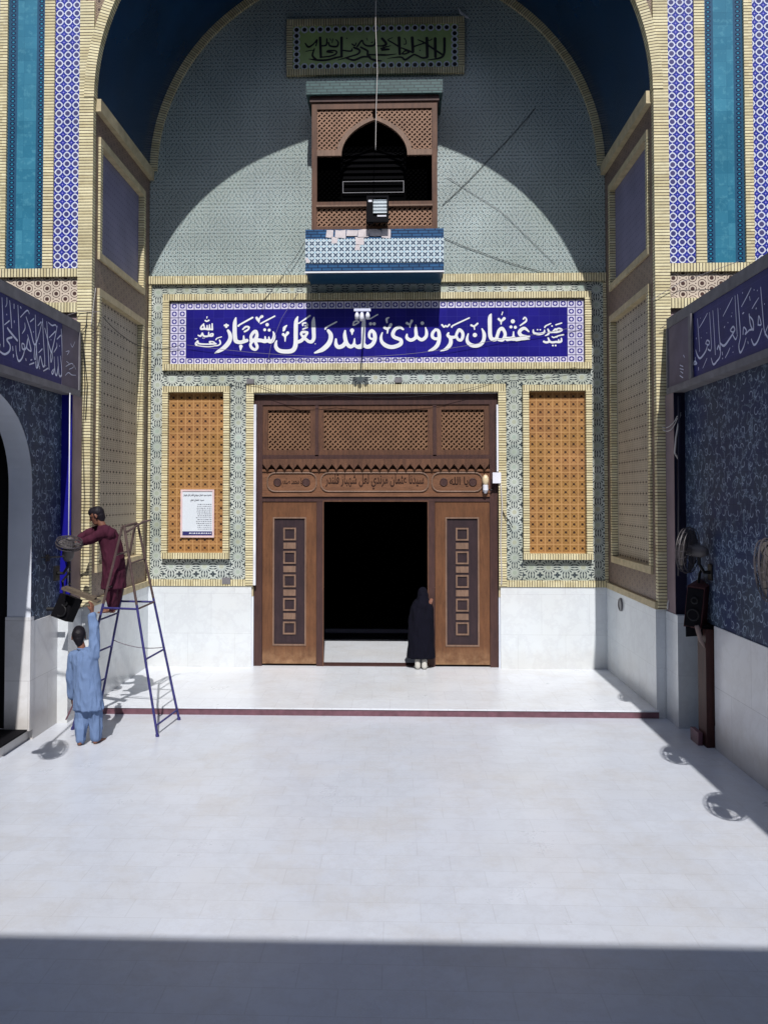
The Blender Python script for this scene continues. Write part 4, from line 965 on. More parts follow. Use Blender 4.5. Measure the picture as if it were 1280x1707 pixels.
    if not left: f.box(*X(4.60, 4.63), ye - 0.10, ye, 5.15, 6.08, 0)
    P(f, 'stone_frame', 'stone_grey', S_)
    f = MB(); f.box(*X(4.645, 4.80), yN, ye, 5.15, 6.08); P(f, 'blue_panel', 'navy_glaze', S_)
    f = MB(); f.box(*X(4.64, 4.80), ye + 0.002, yF_ - 0.05, 5.15, 6.08); P(f, 'end_panel', 'end_tile', S_)
    letter_sheet('lettering', traced(LB if left else RB, 1280 / 140.0, 'X', s * 4.64, 1.3), lambda a, c: (s * 4.641, a, c), 0.0075, 'letter_grey', S_)
    if left:
        orn = [(0, 480, [[(1010,970,4),(1062,962,6),(1030,1020,5)],[(1000,1335,4),(1050,1290,7),(1100,1325,6),(1165,1330,4)],[(1010,1195,5),(1100,1150,7),(1125,1205,6),(1060,1240,5)],[(1085,850,5),(1110,900,5),(1150,820,4)],[(1020,1120,5),(1060,1150,5)],[(1140,1180,5),(1160,1240,5)]])]
    else:
        orn = [(980, 400, [[(650,890,3),(672,900,4)],[(650,915,3),(675,922,4)],[(655,935,3),(672,948,4)],[(650,965,4),(672,980,4)],[(676,820,4),(684,835,3)]])]
    letter_sheet('end_ornament', traced(orn, 1280 / 140.0 if left else 4.267, 'X', s * 4.635), lambda a, c: (s * 4.636, a, c), 0.0075, 'letter_grey', S_)
mirror(arcade)

# wing behind the photographer: throws the shade across the near courtyard
b = MB(); ops = thing('gallery_building', 'gallery wing on the far side of the courtyard behind the viewer', 'building', (0, -3, 0))
b.box(-12, 12, -6, -2.0, 8.4, 9.68); b.box(-12, 12, -6, -5.7, 0, 8.4); P(b, 'roof', 'stone_grey', ops)
b = MB(); b.box(-30, 30, -24, -20, 0, 27); P(b, 'added_sky_blocker', 'stone_grey', ops)  # unseen block, added to keep low sky light out of the niche
for x in (-9, -5.5, 5.5, 9): b = MB(); b.box(x - 0.3, x + 0.3, -2.7, -2.1, 0, 8.4); P(b, 'column', 'white_plaster', ops)

# ---------------------------------------------------------------- cables, lamps, conduits
def cable(pts, label, name='cable', mat='cable_black', r=0.008, sag=0.0, cat='cable', group=None):
    out = []
    for a, c in zip(pts, pts[1:]):
        a, c = Vector(a), Vector(c)
        for k in range(8): t = k / 8; q = a.lerp(c, t); q.z -= sag * 4 * t * (1 - t) * (a - c).length; out.append(q)
    out.append(Vector(pts[-1]))
    return tag(MB().tube(out, r * 0.62, 6).build(name, mat, smooth=True), label, cat, group)
W_ = lambda x, y, d=0.02: at(x, y, Y=YB - d)
cable([W_(892,180), W_(812,268), W_(737,342)], 'thin black cable slanting down the tiled wall right of the window box', sag=0.02, r=0.009)
cable([W_(737,395), W_(800,420), W_(900,452), W_(984,458), W_(1008,470,.06)], 'dark cable sagging from the window box to the right niche corner', sag=0.02)
cable([W_(745,295), W_(835,352), W_(925,440)], 'faint grey cable running down the sunlit wall right of the window box', mat='cable_grey', r=0.006)
cable([W_(510,400,.1), W_(478,450,.09), W_(440,500,.1), W_(436,520,.1)], 'black cable curving from the window box down the left end of the blue sign', sag=0.03)
cable([W_(498,486,.1), W_(470,530,.1), W_(452,575,.1), W_(440,640,.1)], 'thin grey wire hanging down over the left half of the blue sign', mat='cable_grey', r=0.006)
cable([at(172,528,X=-4.46), at(205,560,X=-4.46), at(235,577,X=-4.46), W_(262,582,.08), W_(300,576,.1)], 'black cable crossing the left niche panel to the end of the blue sign', sag=0.02, r=0.010)
cable([W_(312,575,.1), W_(480,592,.1), W_(600,595,.1), W_(700,588,.1), W_(830,566,.1), W_(940,549,.1), W_(975,540,.1)], 'pale wire sagging across the lower edge of the blue sign', mat='cable_grey', r=0.007, sag=0.01)
cable([W_(380,634,.06), W_(430,642,.08), W_(500,662,.1), W_(560,658,.1), W_(640,662,.1), W_(745,655,.1), W_(850,628,.06), W_(960,612,.1)], 'black wire looping along the top of the doorway', sag=0.02, r=0.007)
cable([at(66,520,Y=12.7), at(100,530,Y=12.6), at(133,519,Y=12.82), at(150,520,Y=12.84), at(166,520,Y=12.83)], 'thin grey wire strung from the left wing to the brick corner', mat='cable_grey', r=0.008)
cable([at(160,480,Y=12.84), at(152,545,Y=12.84)], 'short pale wire hanging on the left brick corner', mat='cable_white', r=0.007)
cable([at(138,560,Y=12.8), at(142,640,Y=12.82), at(138,720,Y=12.8), at(141,830,Y=12.8), at(137,960,Y=12.8)], 'long black cable running down the left brick corner', r=0.008)
cable([at(1085,500,Y=12.8), at(1135,470,Y=12.8), at(1230,436,Y=12.6)], 'grey cable crossing the right brick corner towards the upper strips', mat='cable_grey', r=0.008)
cable([at(1100,548,Y=12.8), at(1122,532,Y=12.7), at(1138,520,Y=12.6)], 'short grey cable from the right brick corner to the sign band', mat='cable_grey', r=0.008)
for k, (dx, lab) in enumerate(((0, 'white cable loop drooping from the right end pier, upper strand'), (4, 'white cable loop drooping from the right end pier, lower strand'))):
    cable([at(1104,712 + dx,Y=12.75), at(1118,708 + dx*2,Y=12.5), at(1128,694 + dx,Y=12.4), at(1134,688 + dx,Y=12.3)], lab, mat='cable_white', r=0.012, sag=0.1)
cable([at(1133,690,Y=12.3), at(1126,730,Y=12.3), at(1124,755,Y=12.35), at(1130,765,Y=12.4)], 'thick pale cable bundle hanging on the right end pier', mat='cable_white', r=0.022, sag=0.0)
cable([at(627,-30,Y=14.6), at(626,40,Y=14.6), at(629,120,Y=14.6), at(627,180,Y=14.6), at(626,250,Y=14.6)], 'twisted pale rope hanging from the vault in front of the green plaque', 'hanging_rope', 'cable_white', 0.011, cat='rope')
# white conduits beside the doorway
def conduit(x, z0, z1, lab):
    tag(MB().box(x - 0.05, x + 0.05, YB - 0.03, YB + 0.018, z0, z1).build('cable_conduit', 'white_plastic'), lab, 'conduit')
conduit(-2.40, 1.72, 5.28, 'white plastic conduit running up the left side of the doorway')
conduit(2.415, 3.95, 5.26, 'white plastic conduit on the upper right side of the doorway')
cable([(2.44, YB - 0.06, 3.70), (2.46, YB - 0.09, 3.3), (2.43, YB - 0.06, 2.6), (2.45, YB - 0.06, 1.9), (2.44, YB - 0.06, 1.75)], 'pale cable bundle running down the right side of the doorway', mat='cable_white', r=0.022)
cable([(2.46, YB - 0.07, 3.2), (2.53, YB - 0.09, 3.05), (2.62, YB - 0.07, 2.95), (2.66, YB - 0.07, 2.86)], 'dark knotted wire end on the brick right of the doorway', mat='cable_black', r=0.014)
tag(MB().box(2.28, 2.44, YB - 0.09, YB - 0.031, 3.72, 3.93).build('junction_box', 'white_plastic'), 'white plastic junction box at the top right of the doorway', 'junction box')
for k_, (pts_, lab_) in enumerate((
    ([(104, 548, 12.8), (118, 541, 12.78), (136, 552, 12.8), (146, 540, 12.83)], 'thin black wire tangled round the left brick corner by the sign band'),
    ([(146, 520, 12.84), (140, 580, 12.8), (146, 640, 12.82), (143, 700, 12.83)], 'thin wire drooping beside the long cable on the left brick corner'),
    ([(168, 530, 12.9), (160, 553, 12.88), (152, 556, 12.85)], 'short wire end between the left brick corner and the niche panel'))):
    cable([at(x, y, Y=d) for x, y, d in pts_], lab_, r=0.009, sag=0.06)
jb = thing('bulb_lamp', 'pale bulb in a white holder on the carved lintel by the junction box', 'lamp', (2.13, YD - 0.1, 3.6))
c = at(809, 803, Y=YD - 0.12)
b = MB(); b.ball(c + Vector((0, 0, 0.03)), (0.065, 0.065, 0.11), 14, 10); P(b, 'bulb', 'bulb_glass', jb, smooth=True)
b = MB(); b.tube([c + Vector((0, 0, -0.06)), c + Vector((0, 0, -0.16)), c + Vector((0.0, 0.02, -0.22))], [0.05, 0.055, 0.03], 12); P(b, 'holder', 'white_plastic', jb)
b = MB(); b.tube([c + Vector((0.03, 0, -0.14)), c + Vector((0.10, 0.03, -0.17)), c + Vector((0.17, 0.06, -0.12))], 0.012, 6); b.box(c.x - 0.05, c.x + 0.05, c.y + 0.04, YD + 0.02, c.z - 0.22, c.z - 0.12); P(b, 'bracket', 'black_metal', jb)
def jbox(px, py, lab, w=0.07):
    c = W_(px, py, .02); tag(MB().box(c.x - w, c.x + w, YB - 0.062, YB - 0.001, c.z - w * .7, c.z + w * .7).build('junction_box', 'stone_grey'), lab, 'junction box')
jbox(418, 636, 'small grey junction box above the top left corner of the doorway'); jbox(664, 634, 'small grey junction box above the middle of the doorway')
jbox(378, 968, 'grey metal plate on the brick course left of the doorway', 0.085)
# wall lamp cluster over the sign
wl_ = thing('wall_lamp', 'small white three-armed lamp fixed on the blue sign under the window box', 'lamp', (-0.1, YB - 0.2, 7.0))
c0 = at(604, 518, Y=YB - 1.0); sc = 14.9 / FPX
b = MB(); b.box(c0.x - 14*sc, c0.x + 14*sc, c0.y - 0.03, c0.y + 0.03, c0.z - 0.01, c0.z + 0.035); b.tube([(c0.x, c0.y, c0.z + 0.02), (c0.x, YB - 0.03, c0.z + 0.02)], 0.018, 8); P(b, 'bar', 'letter_grey', wl_)
for dx, dz in ((-9, 0), (-1, -3), (9, 0)):
    m = MB(); x = c0.x + dx * sc
    m.tube([(x, c0.y, c0.z), (x, c0.y, c0.z - 4*sc)], 0.022, 8); P(m, 'stem', 'letter_grey', wl_)
    m = MB(); m.tube([(x, c0.y, c0.z - 4*sc), (x, c0.y, c0.z - 8*sc + dz*sc), (x, c0.y, c0.z - 14*sc + dz*sc)], [0.026, 0.042, 0.036], 12); P(m, 'lamp_tube', 'white_plastic', wl_, smooth=True)
# floodlight on the sill of the window box
fl = thing('floodlight', 'black floodlight with a ribbed reflector on the sill of the window box', 'floodlight', (0.0, YO - 0.2, 8.6))
c = at(631, 349, Y=YO - 0.13); u = 15.0 / FPX; cx, cz = c.x, c.z; y0 = YO - 0.20
b = MB(); b.frame(cx - 20*u, cx + 17*u, cz - 23*u, cz + 21*u, 3*u, y0, y0 + 0.04, wb=9*u); b.box(cx - 20*u, cx - 9*u, y0 + 0.005, y0 + 0.14, cz - 23*u, cz + 18*u); b.box(cx - 19*u, cx + 16*u, y0 + 0.045, y0 + 0.15, cz - 20*u, cz + 18*u)
P(b, 'housing', 'black_box', fl)
b = MB(); n = 8
for i in range(n):
    za, zb_ = cz - 8*u + i * 23*u / n, cz - 8*u + (i + 1) * 23*u / n; yy = [y0 + 0.012 + 0.02 * ((i + k) % 2) for k in (0, 1)]
    b.poly([(cx - 9*u, yy[0], za), (cx + 14*u, yy[0], za), (cx + 14*u, yy[1], zb_), (cx - 9*u, yy[1], zb_)])
P(b, 'reflector', 'lamp_glass', fl)
b = MB(); b.box(cx - 2*u, cx + 13*u, y0 - 0.004, y0 - 0.001, cz - 14.5*u, cz - 12*u); b.box(cx - 18.5*u, cx - 11*u, y0 - 0.0, y0 + 0.004, cz + 10.5*u, cz + 14*u); P(b, 'white_plate', 'white_plastic', fl)
b = MB(); b.tube([(cx, y0 + 0.15, cz - 4*u), (cx, YO + 0.02, 8.94)], 0.025, 8); P(b, 'mount', 'black_metal', fl)
# louvred cooler inside the window box
ac = thing('louvred_cooler', 'dark louvred air cooler standing inside the window box', 'air cooler', (0, YO + 0.4, 8.96))
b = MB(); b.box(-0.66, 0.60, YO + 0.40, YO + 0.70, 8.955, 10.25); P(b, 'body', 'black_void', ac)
for i in range(7):
    b = MB(); z = 9.40 + i * 0.115; b.obox((-0.03, YO + 0.38, z), (0.58, 0, 0), (0, 0.02, 0.035), (0, 0.003, -0.002)); P(b, 'louvre', 'louvre_black', ac)
b = MB(); b.frame(-0.62, 0.56, 9.32, 9.55, 0.012, YO + 0.34, YO + 0.36); P(b, 'front_frame', 'grey_metal', ac)
# scrap of white cloth caught high on the wall
c = W_(768, 22, .03); b = MB()
pts = [(-0.06, 0.10), (0.0, 0.03), (0.10, -0.05), (0.17, -0.11), (0.06, -0.09), (-0.03, -0.02)]
f = [c + Vector((x, -0.03 + 0.02 * math.sin(9 * x), z)) for x, z in pts]; g = [q + Vector((0, 0.012, 0)) for q in f]
b.poly(f); b.poly(g[::-1])
for i in range(6): b.poly([f[i], g[i], g[(i+1) % 6], f[(i+1) % 6]])
tag(b.build('cloth_scrap', 'letter_white'), 'white scrap of cloth caught on the wall beside the green plaque', 'cloth')
# metal disc and pipe end of the right dado
q = at(1034, 1008, X=4.46); b = MB(); b.tube([(4.475, q.y, q.z), (4.45, q.y, q.z)], 0.12, 20); b.ring((4.45, q.y, q.z), (1, 0, 0), 0.105, 0.014, 20, 6)
tag(b.build('metal_disc', 'grey_metal'), 'round metal cover plate on the white marble of the right niche side', 'cover plate')
a_ = at(1118, 985, Y=12.78); b = MB(); b.tube([a_ + Vector((0, 0, 0.35)), a_, a_ + Vector((-0.02, -0.01, -0.12)), a_ + Vector((-0.06, -0.03, -0.19)), a_ + Vector((-0.07, -0.04, -0.28))], 0.016, 8)
tag(b.build('drain_pipe', 'cable_white', smooth=True), 'thin pale pipe with a bent end at the foot of the right brick corner', 'pipe')
# door mat
b = MB(); b.obox((-5.02, 11.0, 0.162), (0.22, 0, 0), (0, 0.38, 0), (0, 0, 0.012)); tag(b.build('door_mat', 'black_box'), 'dark mat on the step inside the left arch', 'mat')
tag(MB().tube([at(117, 655, X=-4.62), at(116, 800, X=-4.62), at(114, 985, X=-4.62)], 0.008, 8).build('wall_pipe', 'white_plastic', smooth=True), 'slim white pipe up the blue edge of the left end pier', 'pipe')

# ---------------------------------------------------------------- fans
def fan(loc, face, wall_x, label, R=0.34, group='wall fans along the courtyard wings', drop=False):
    loc = Vector(loc); f = Vector(face).normalized(); t = thing('wall_fan', label, 'fan', loc, group)
    u = f.cross(Vector((0, 0, 1))).normalized(); w = u.cross(f)
    g = MB()
    for k, d in ((1.0, 0.0), (0.96, 0.05), (0.96, -0.05), (0.62, 0.075), (0.3, 0.085), (0.62, -0.075)):
        g.ring(loc + f * d, f, R * k, 0.006 if k < 1 else 0.011, 28, 5)
    for i in range(20):
        a = 2*math.pi*i/20; e = u * math.cos(a) + w * math.sin(a)
        for sgn in (1, -1): g.tube([loc + f * 0.09 * sgn + e * 0.05, loc + f * 0.075 * sgn + e * R * .62, loc + f * 0.05 * sgn + e * R * .96, loc + e * R], 0.0035, 4, False)
    P(g, 'guard', 'fan_wire', t)
    for i in range(3):
        a0 = 2*math.pi*i/3 + 0.4; bl = MB(); N = 7; pr = []
        for j in range(N + 1):
            a = a0 + 1.75 * j / N; tw = 0.035 * (j / N - 0.5); rr_ = R * (0.93 - 0.10 * abs(j / N - 0.4))
            pr.append((loc + (u*math.cos(a) + w*math.sin(a)) * 0.05 + f * tw, loc + (u*math.cos(a) + w*math.sin(a)) * rr_ + f * tw * 1.4))
        for (p0, p1), (q0, q1) in zip(pr, pr[1:]):
            bl.poly([p0, p1, q1, q0]); bl.poly([p0 - f*.004, q0 - f*.004, q1 - f*.004, p1 - f*.004])
        P(bl, 'blade', 'fan_grey', t)
    m = MB(); m.tube([loc + f * 0.095, loc + f * 0.06, loc - f * 0.06, loc - f * 0.20, loc - f * 0.27], [0.03, 0.055, 0.085, 0.085, 0.05], 14); P(m, 'motor', 'fan_grey', t, smooth=True)
    h = loc - f * 0.16; base = Vector((wall_x, h.y + 0.10, h.z - 0.30))
    if drop:      # hung on a rod from the sign band where the wall below is an open arch
        m = MB(); m.tube([h, Vector((h.x, h.y, 5.0)), Vector((wall_x, h.y, 5.09))], 0.018, 8); P(m, 'drop_rod', 'black_metal', t); return t
    m = MB(); m.tube([h, h + Vector((0, 0.02, -0.18)), Vector(((h.x + wall_x) / 2, base.y, base.z)), base], [0.03, 0.022, 0.022, 0.03], 8); m.obox(base, (0.02, 0, 0), (0, 0.07, 0), (0, 0, 0.11)); P(m, 'bracket', 'black_metal', t)
    return t
c = at(1146, 917, Y=11.5)
fan(c, (-0.72, 0.62, 0.05), 4.80, 'grey caged fan on the right wing above the loudspeaker', 0.32)
fan((4.38, 8.78, 2.68), (-0.7, 0.6, -0.1), 4.80, 'grey caged fan cut off by the right edge of the view')
fan((4.28, 6.96, 2.68), (-0.7, 0.6, -0.1), 4.80, 'grey caged fan on the right wing nearest the viewer')
fan((-4.10, 8.70, 2.72), (0.75, 0.55, -0.1), -4.66, 'grey caged fan hung on a rod in the arched opening of the left wing', drop=True)
cf = at(116, 906, Y=11.75)
tf = fan(cf, (0.22, -0.30, 1), -4.62, 'grey fan tilted face up in the hands of the man on the ladder', 0.185)
# thin broken bracket on the left wing
q = at(80, 930, X=-4.78); b = MB(); b.tube([q, q + Vector((0.10, -0.12, 0.02)), q + Vector((0.12, 0.25, 0.0)), q + Vector((0.05, 0.55, -0.06))], 0.012, 6); b.tube([q + Vector((0.10, -0.12, 0.02)), q + Vector((0.04, -0.3, 0.03))], 0.010, 6); b.obox(q, (0.01, 0, 0), (0, .05, 0), (0, 0, .05))
tag(b.build('wall_bracket', 'black_metal'), 'bent dark metal bracket left on the floral tiles of the left wing', 'bracket')

# ---------------------------------------------------------------- loudspeakers
def speaker(c, ux, uy, uz, label, grille=1):
    c = Vector(c); t = thing('loudspeaker', label, 'loudspeaker', c)
    b = MB(); b.obox(c, ux, uy, uz); P(b, 'cabinet', 'maroon_side' if grille > 0 else 'black_box', t)
    ux, uy, uz = map(Vector, (ux, uy, uz)); n = -uy.normalized()
    b = MB(); b.obox(c - uy * 1.04, ux * 0.9, uy * 0.03, uz * 0.92); P(b, 'grille', 'black_box', t)
    for k, r in ((0.35, 0.3), (-0.35, 0.55)):
        m = MB(); m.ring(c - uy * 1.08 + uz * k, n, ux.length * r * 1.2, 0.012, 18, 6); P(m, 'cone_ring', 'black_metal', t)
    return t
sp = speaker(at(1166, 1006, Y=11.7), (0.10, -0.06, -0.012), (0.15, 0.19, 0.03), (0.02, -0.03, 0.29), 'black loudspeaker with a maroon side on the brown post of the right wing')
c = sp.location; b = MB(); b.obox((c.x + 0.01, c.y - 0.02, c.z - 0.36), (0.16, -0.05, 0.02), (0.1, 0.16, 0), (0, 0, 0.07)); P(b, 'support_block', 'black_box', sp); b = MB(); b.tube([(c.x - .02, c.y, c.z + .28), (c.x + 0.02, c.y + 0.05, c.z + 0.42), (4.8, c.y + 0.1, c.z + 0.5)], 0.02, 6); P(b, 'wall_bracket', 'black_metal', sp)
b = MB(); k = c + Vector((-0.13, -0.27, -0.33)); b.tube([k + Vector((-0.02, 0, 0.06)), k, k + Vector((0.03, -0.01, -0.14)), k + Vector((0.10, 0.02, -0.24))], [0.03, 0.035, 0.03, 0.02], 8); P(b, 'cloth_strap', 'strap_cloth', sp, smooth=True)
pst = thing('wooden_post', 'brown painted timber post standing below the loudspeaker', 'post', (4.74, 11.6, 0))
b = MB(); b.box(4.68, 4.79, 11.40, 11.70, 0.0, 1.62); P(b, 'post', 'red_post_wood', pst)
b = MB(); b.box(4.60, 4.66, 11.50, 11.80, 0.0, 0.18); P(b, 'foot_block', 'maroon_stone', pst)
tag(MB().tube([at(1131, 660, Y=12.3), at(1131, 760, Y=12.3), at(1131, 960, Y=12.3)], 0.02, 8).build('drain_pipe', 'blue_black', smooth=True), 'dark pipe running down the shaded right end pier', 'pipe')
ls = speaker(at(112, 1013, Y=11.95), (0.105, 0.02, -0.045), (0.02, 0.09, -0.02), (0.065, 0.02, 0.165), 'tilted black loudspeaker hanging off the left wing above the man in blue', -1)
c = ls.location; b = MB(); b.tube([c + Vector((-0.05, 0.05, 0.1)), c + Vector((-0.12, 0.12, 0.38)), Vector((-4.62, 12.4, c.z + 0.5))], 0.018, 6); b.tube([c + Vector((-0.15, 0, -0.02)), Vector((-4.78, 11.95, c.z - 0.02))], 0.03, 6); P(b, 'wall_bracket', 'black_metal', ls)
a_, e_ = at(106, 980, Y=11.75), at(166, 1003, Y=11.62); d = (e_ - a_)
b = MB(); b.obox((a_ + e_) / 2, d / 2, Vector((0, 0.07, 0)), d.cross(Vector((0, 1, 0))).normalized() * 0.016); b.obox((a_ + e_) / 2 + Vector((0, -0.02, 0.035)), d * 0.42, Vector((0, 0.05, 0)), d.cross(Vector((0, 1, 0))).normalized() * 0.013)
tag(b.build('wooden_board', 'weathered_board'), 'weathered wooden boards lying on the tilted loudspeaker', 'board')
b = MB()
for z, l in ((2.55, 0.16), (2.30, 0.14), (2.12, 0.14)): b.tube([(-4.62, 12.42, z), (-4.62 + l * .3, 12.25, z + 0.01)], 0.012, 6)
b.tube([(-4.60, 12.33, 2.6), (-4.60, 12.33, 2.0)], 0.012, 6)
tag(b.build('bracket_rungs', 'black_metal'), 'small dark metal rungs on the blue edge of the left end pier', 'bracket')

# ---------------------------------------------------------------- step ladder
ld = thing('step_ladder', 'tall blue double step ladder with bare worn top by the left niche corner', 'ladder', (-3.7, 12.2, 0))
top_n, top_f = at(206, 878, Y=11.95), at(228, 872, Y=12.45)
feet = {'l': (Vector((-4.40, 12.0, 0)), Vector((-4.28, 12.72, 0))), 'r': (Vector((-3.034, 11.69, 0)), Vector((-2.957, 12.57, 0)))}
RAIL = {}
for k in 'lr':
    for j, tp in ((0, top_n), (1, top_f)):
        f0 = feet[k][j]; t1 = tp + Vector((0.015 if k == 'r' else -0.015, 0, 0)); RAIL[k, j] = (f0, t1)
        m = MB(); p = [f0.lerp(t1, q) for q in (0.0, 0.62)]; m.tube(p, 0.018, 10); m.tube([f0, f0.lerp(t1, 0.012)], 0.027, 10); o = P(m, 'rail', 'ladder_paint', ld)
        m = MB(); m.tube([f0.lerp(t1, 0.62), t1], 0.0182, 10); P(m, 'worn_end', 'ladder_bare', o)
    for q in ((0.06, 0.20, 0.37, 0.54, 0.70, 0.86) if k == 'l' else (0.05, 0.36, 0.60, 0.82)):
        m = MB(); a_, c_ = (RAIL[k, j][0].lerp(RAIL[k, j][1], q) for j in (0, 1)); m.tube([a_, c_], 0.015, 8); P(m, 'rung', 'ladder_paint' if q < 0.6 else 'ladder_bare', ld)
q = 0.60
for j in (0, 1): m = MB(); m.tube([RAIL['l', j][0].lerp(RAIL['l', j][1], q), RAIL['r', j][0].lerp(RAIL['r', j][1], q)], 0.016, 8); P(m, 'spreader', 'ladder_paint', ld)
m = MB(); m.tube([top_n + Vector((0, 0, 0.0)), top_f], 0.02, 8); m.tube([top_n + Vector((0.05, 0, -0.08)), top_f + Vector((0.08, 0.1, 0.02)), top_f + Vector((0.16, 0.2, 0.04))], 0.018, 8); P(m, 'hinge_bar', 'ladder_bare', ld)
a_, c_ = RAIL['l', 1][0].lerp(RAIL['l', 1][1], 0.40), RAIL['r', 1][0].lerp(RAIL['r', 1][1], 0.37); m = MB(); m.tube([a_.lerp(c_, t) + Vector((0, 0, -0.06 * 4 * t * (1 - t))) for t in [i / 10 for i in range(11)]], 0.007, 6); P(m, 'tie_cord', 'cable_grey', ld)

# ---------------------------------------------------------------- people: fused round cones, voxel-remeshed into one skin
def cone_prim(mb, p0, p1, r0, r1, n=14, flatten=None):
    p0, p1 = Vector(p0), Vector(p1); d = p1 - p0; L = d.length
    ax = d / L if L > 1e-6 else Vector((0, 0, 1)); u = ax.orthogonal().normalized(); w = ax.cross(u)
    prof = [(-r0 * math.cos(a), r0 * math.sin(a)) for a in (0.15, 0.5, 0.9, 1.3)] + [(0, r0), (L, r1)] + [(L + r1 * math.cos(a), r1 * math.sin(a)) for a in (1.3, 0.9, 0.5, 0.15)]
    rings = []
    for h, r in prof:
        ring = []
        for k in range(n):
            e = (u * math.cos(2*math.pi*k/n) + w * math.sin(2*math.pi*k/n)) * r
            if flatten: e = e - flatten[0] * e.dot(flatten[0]) * (1 - flatten[1])
            ring.append(p0 + ax * h + e)
        rings.append(ring)
    for A, B in zip(rings, rings[1:]):
        for k in range(n): mb.poly([A[k], A[(k+1) % n], B[(k+1) % n], B[k]])
    mb.poly(rings[0][::-1]); mb.poly(rings[-1])
def chain(mb, pts, **k):
    for (p, r), (q, s) in zip(pts, pts[1:]): cone_prim(mb, p, q, r, s, **k)
def loft(mb, rings, n=28):
    """rings: (centre, half width, half depth, facing angle about z[, tilt vector])"""
    R = []
    for c, a, d, ang in rings:
        c = Vector(c); R.append([c + Vector((a * math.cos(t) * math.cos(ang) - d * math.sin(t) * math.sin(ang), a * math.cos(t) * math.sin(ang) + d * math.sin(t) * math.cos(ang), 0)) for t in [2*math.pi*k/n for k in range(n)]])
    for A, B in zip(R, R[1:]):
        for k in range(n): mb.poly([A[k], A[(k+1) % n], B[(k+1) % n], B[k]])
    mb.poly(R[0][::-1]); mb.poly(R[-1])
def sculpt(name, mb, mat, parent, voxel=0.011, smooth=3, fold=0.0, fscale=(7, 7, 2.2), zmax=None):
    me = bpy.data.meshes.new('tmp'); me.from_pydata(mb.v, [], mb.f)
    bm = bmesh.new(); bm.from_mesh(me); bmesh.ops.remove_doubles(bm, verts=bm.verts, dist=1e-6); bmesh.ops.recalc_face_normals(bm, faces=bm.faces); bm.to_mesh(me); bm.free()
    o = bpy.data.objects.new('tmp', me); COL.objects.link(o); md = o.modifiers.new('r', 'REMESH'); md.mode = 'VOXEL'; md.voxel_size = voxel
    bpy.context.view_layer.update(); m2 = bpy.data.meshes.new_from_object(o.evaluated_get(bpy.context.evaluated_depsgraph_get()))
    bpy.data.objects.remove(o)
    bm = bmesh.new(); bm.from_mesh(m2)
    for _ in range(smooth): bmesh.ops.smooth_vert(bm, verts=bm.verts, factor=0.5, use_axis_x=True, use_axis_y=True, use_axis_z=True)
    bm.normal_update()
    if fold:
        for v in bm.verts:
            q = Vector((v.co.x * fscale[0], v.co.y * fscale[1], v.co.z * fscale[2]))
            f = noise.noise(q) + 0.5 * noise.noise(q * 2.1 + Vector((5, 1, 3)))
            v.co += v.normal * (fold * (1 - abs(f) * 2.2))
    bm.to_mesh(m2); bm.free(); m2.name = name; m2.materials.clear(); m2.materials.append(MT[mat])
    m2.polygons.foreach_set('use_smooth', [True] * len(m2.polygons)); m2.update()
    ob = bpy.data.objects.new(name, m2); COL.objects.link(ob); ob.parent = parent; ob.matrix_parent_inverse = mw(parent).inverted()
    return ob
def head(mb, c, f, up=(0, 0, 1), k=1.0):
    """skull, jaw, nose, ears, brow; f = facing"""
    c, f, up = Vector(c), Vector(f).normalized(), Vector(up).normalized(); r = f.cross(up).normalized(); up = r.cross(f)
    q = lambda a, b, z: c + (r * a + f * b + up * z) * k
    cone_prim(mb, q(0, -0.018, 0.03), q(0, 0.012, 0.025), .084*k, .080*k, 18)
    cone_prim(mb, q(0, 0.03, -0.03), q(0, 0.045, -0.085), .062*k, .040*k, 16)
    cone_prim(mb, q(0, 0.088, 0.01), q(0, 0.108, -0.028), .011*k, .016*k, 8)
    for s in (-1, 1):
        cone_prim(mb, q(s*.078, -.005, .012), q(s*.083, -.012, -.03), .015*k, .011*k, 8); cone_prim(mb, q(s*.018, .082, .026), q(s*.05, .07, .024), .012*k, .010*k, 8)
    cone_prim(mb, q(-.02, .084, -.058), q(.02, .084, -.058), .009*k, .009*k, 8)
def face(c, f, parent, up=(0, 0, 1), k=1.0):
    c, f, up = Vector(c), Vector(f).normalized(), Vector(up).normalized(); r = f.cross(up).normalized(); up = r.cross(f)
    b = MB()
    for s in (-1, 1): b.ball(c + (r * (s*.033) + f * .083 + up * .006) * k, .011 * k, 8, 6)
    P(b, 'eyes', 'letter_black', parent)
def hair_cap(mb, c, f, up=(0, 0, 1), k=1.0):
    c, f, up = Vector(c), Vector(f).normalized(), Vector(up).normalized(); r = f.cross(up).normalized(); up = r.cross(f)
    q = lambda a, b, z: c + (r * a + f * b + up * z) * k
    cone_prim(mb, q(0, -0.028, 0.045), q(0, 0.022, 0.062), .087*k, .074*k, 18); cone_prim(mb, q(0, -0.045, 0.02), q(0, -0.055, -0.045), .074*k, .050*k, 16)
    for s in (-1, 1): cone_prim(mb, q(s*.066, .0, .03), q(s*.070, .012, -.01), .020*k, .012*k, 8)
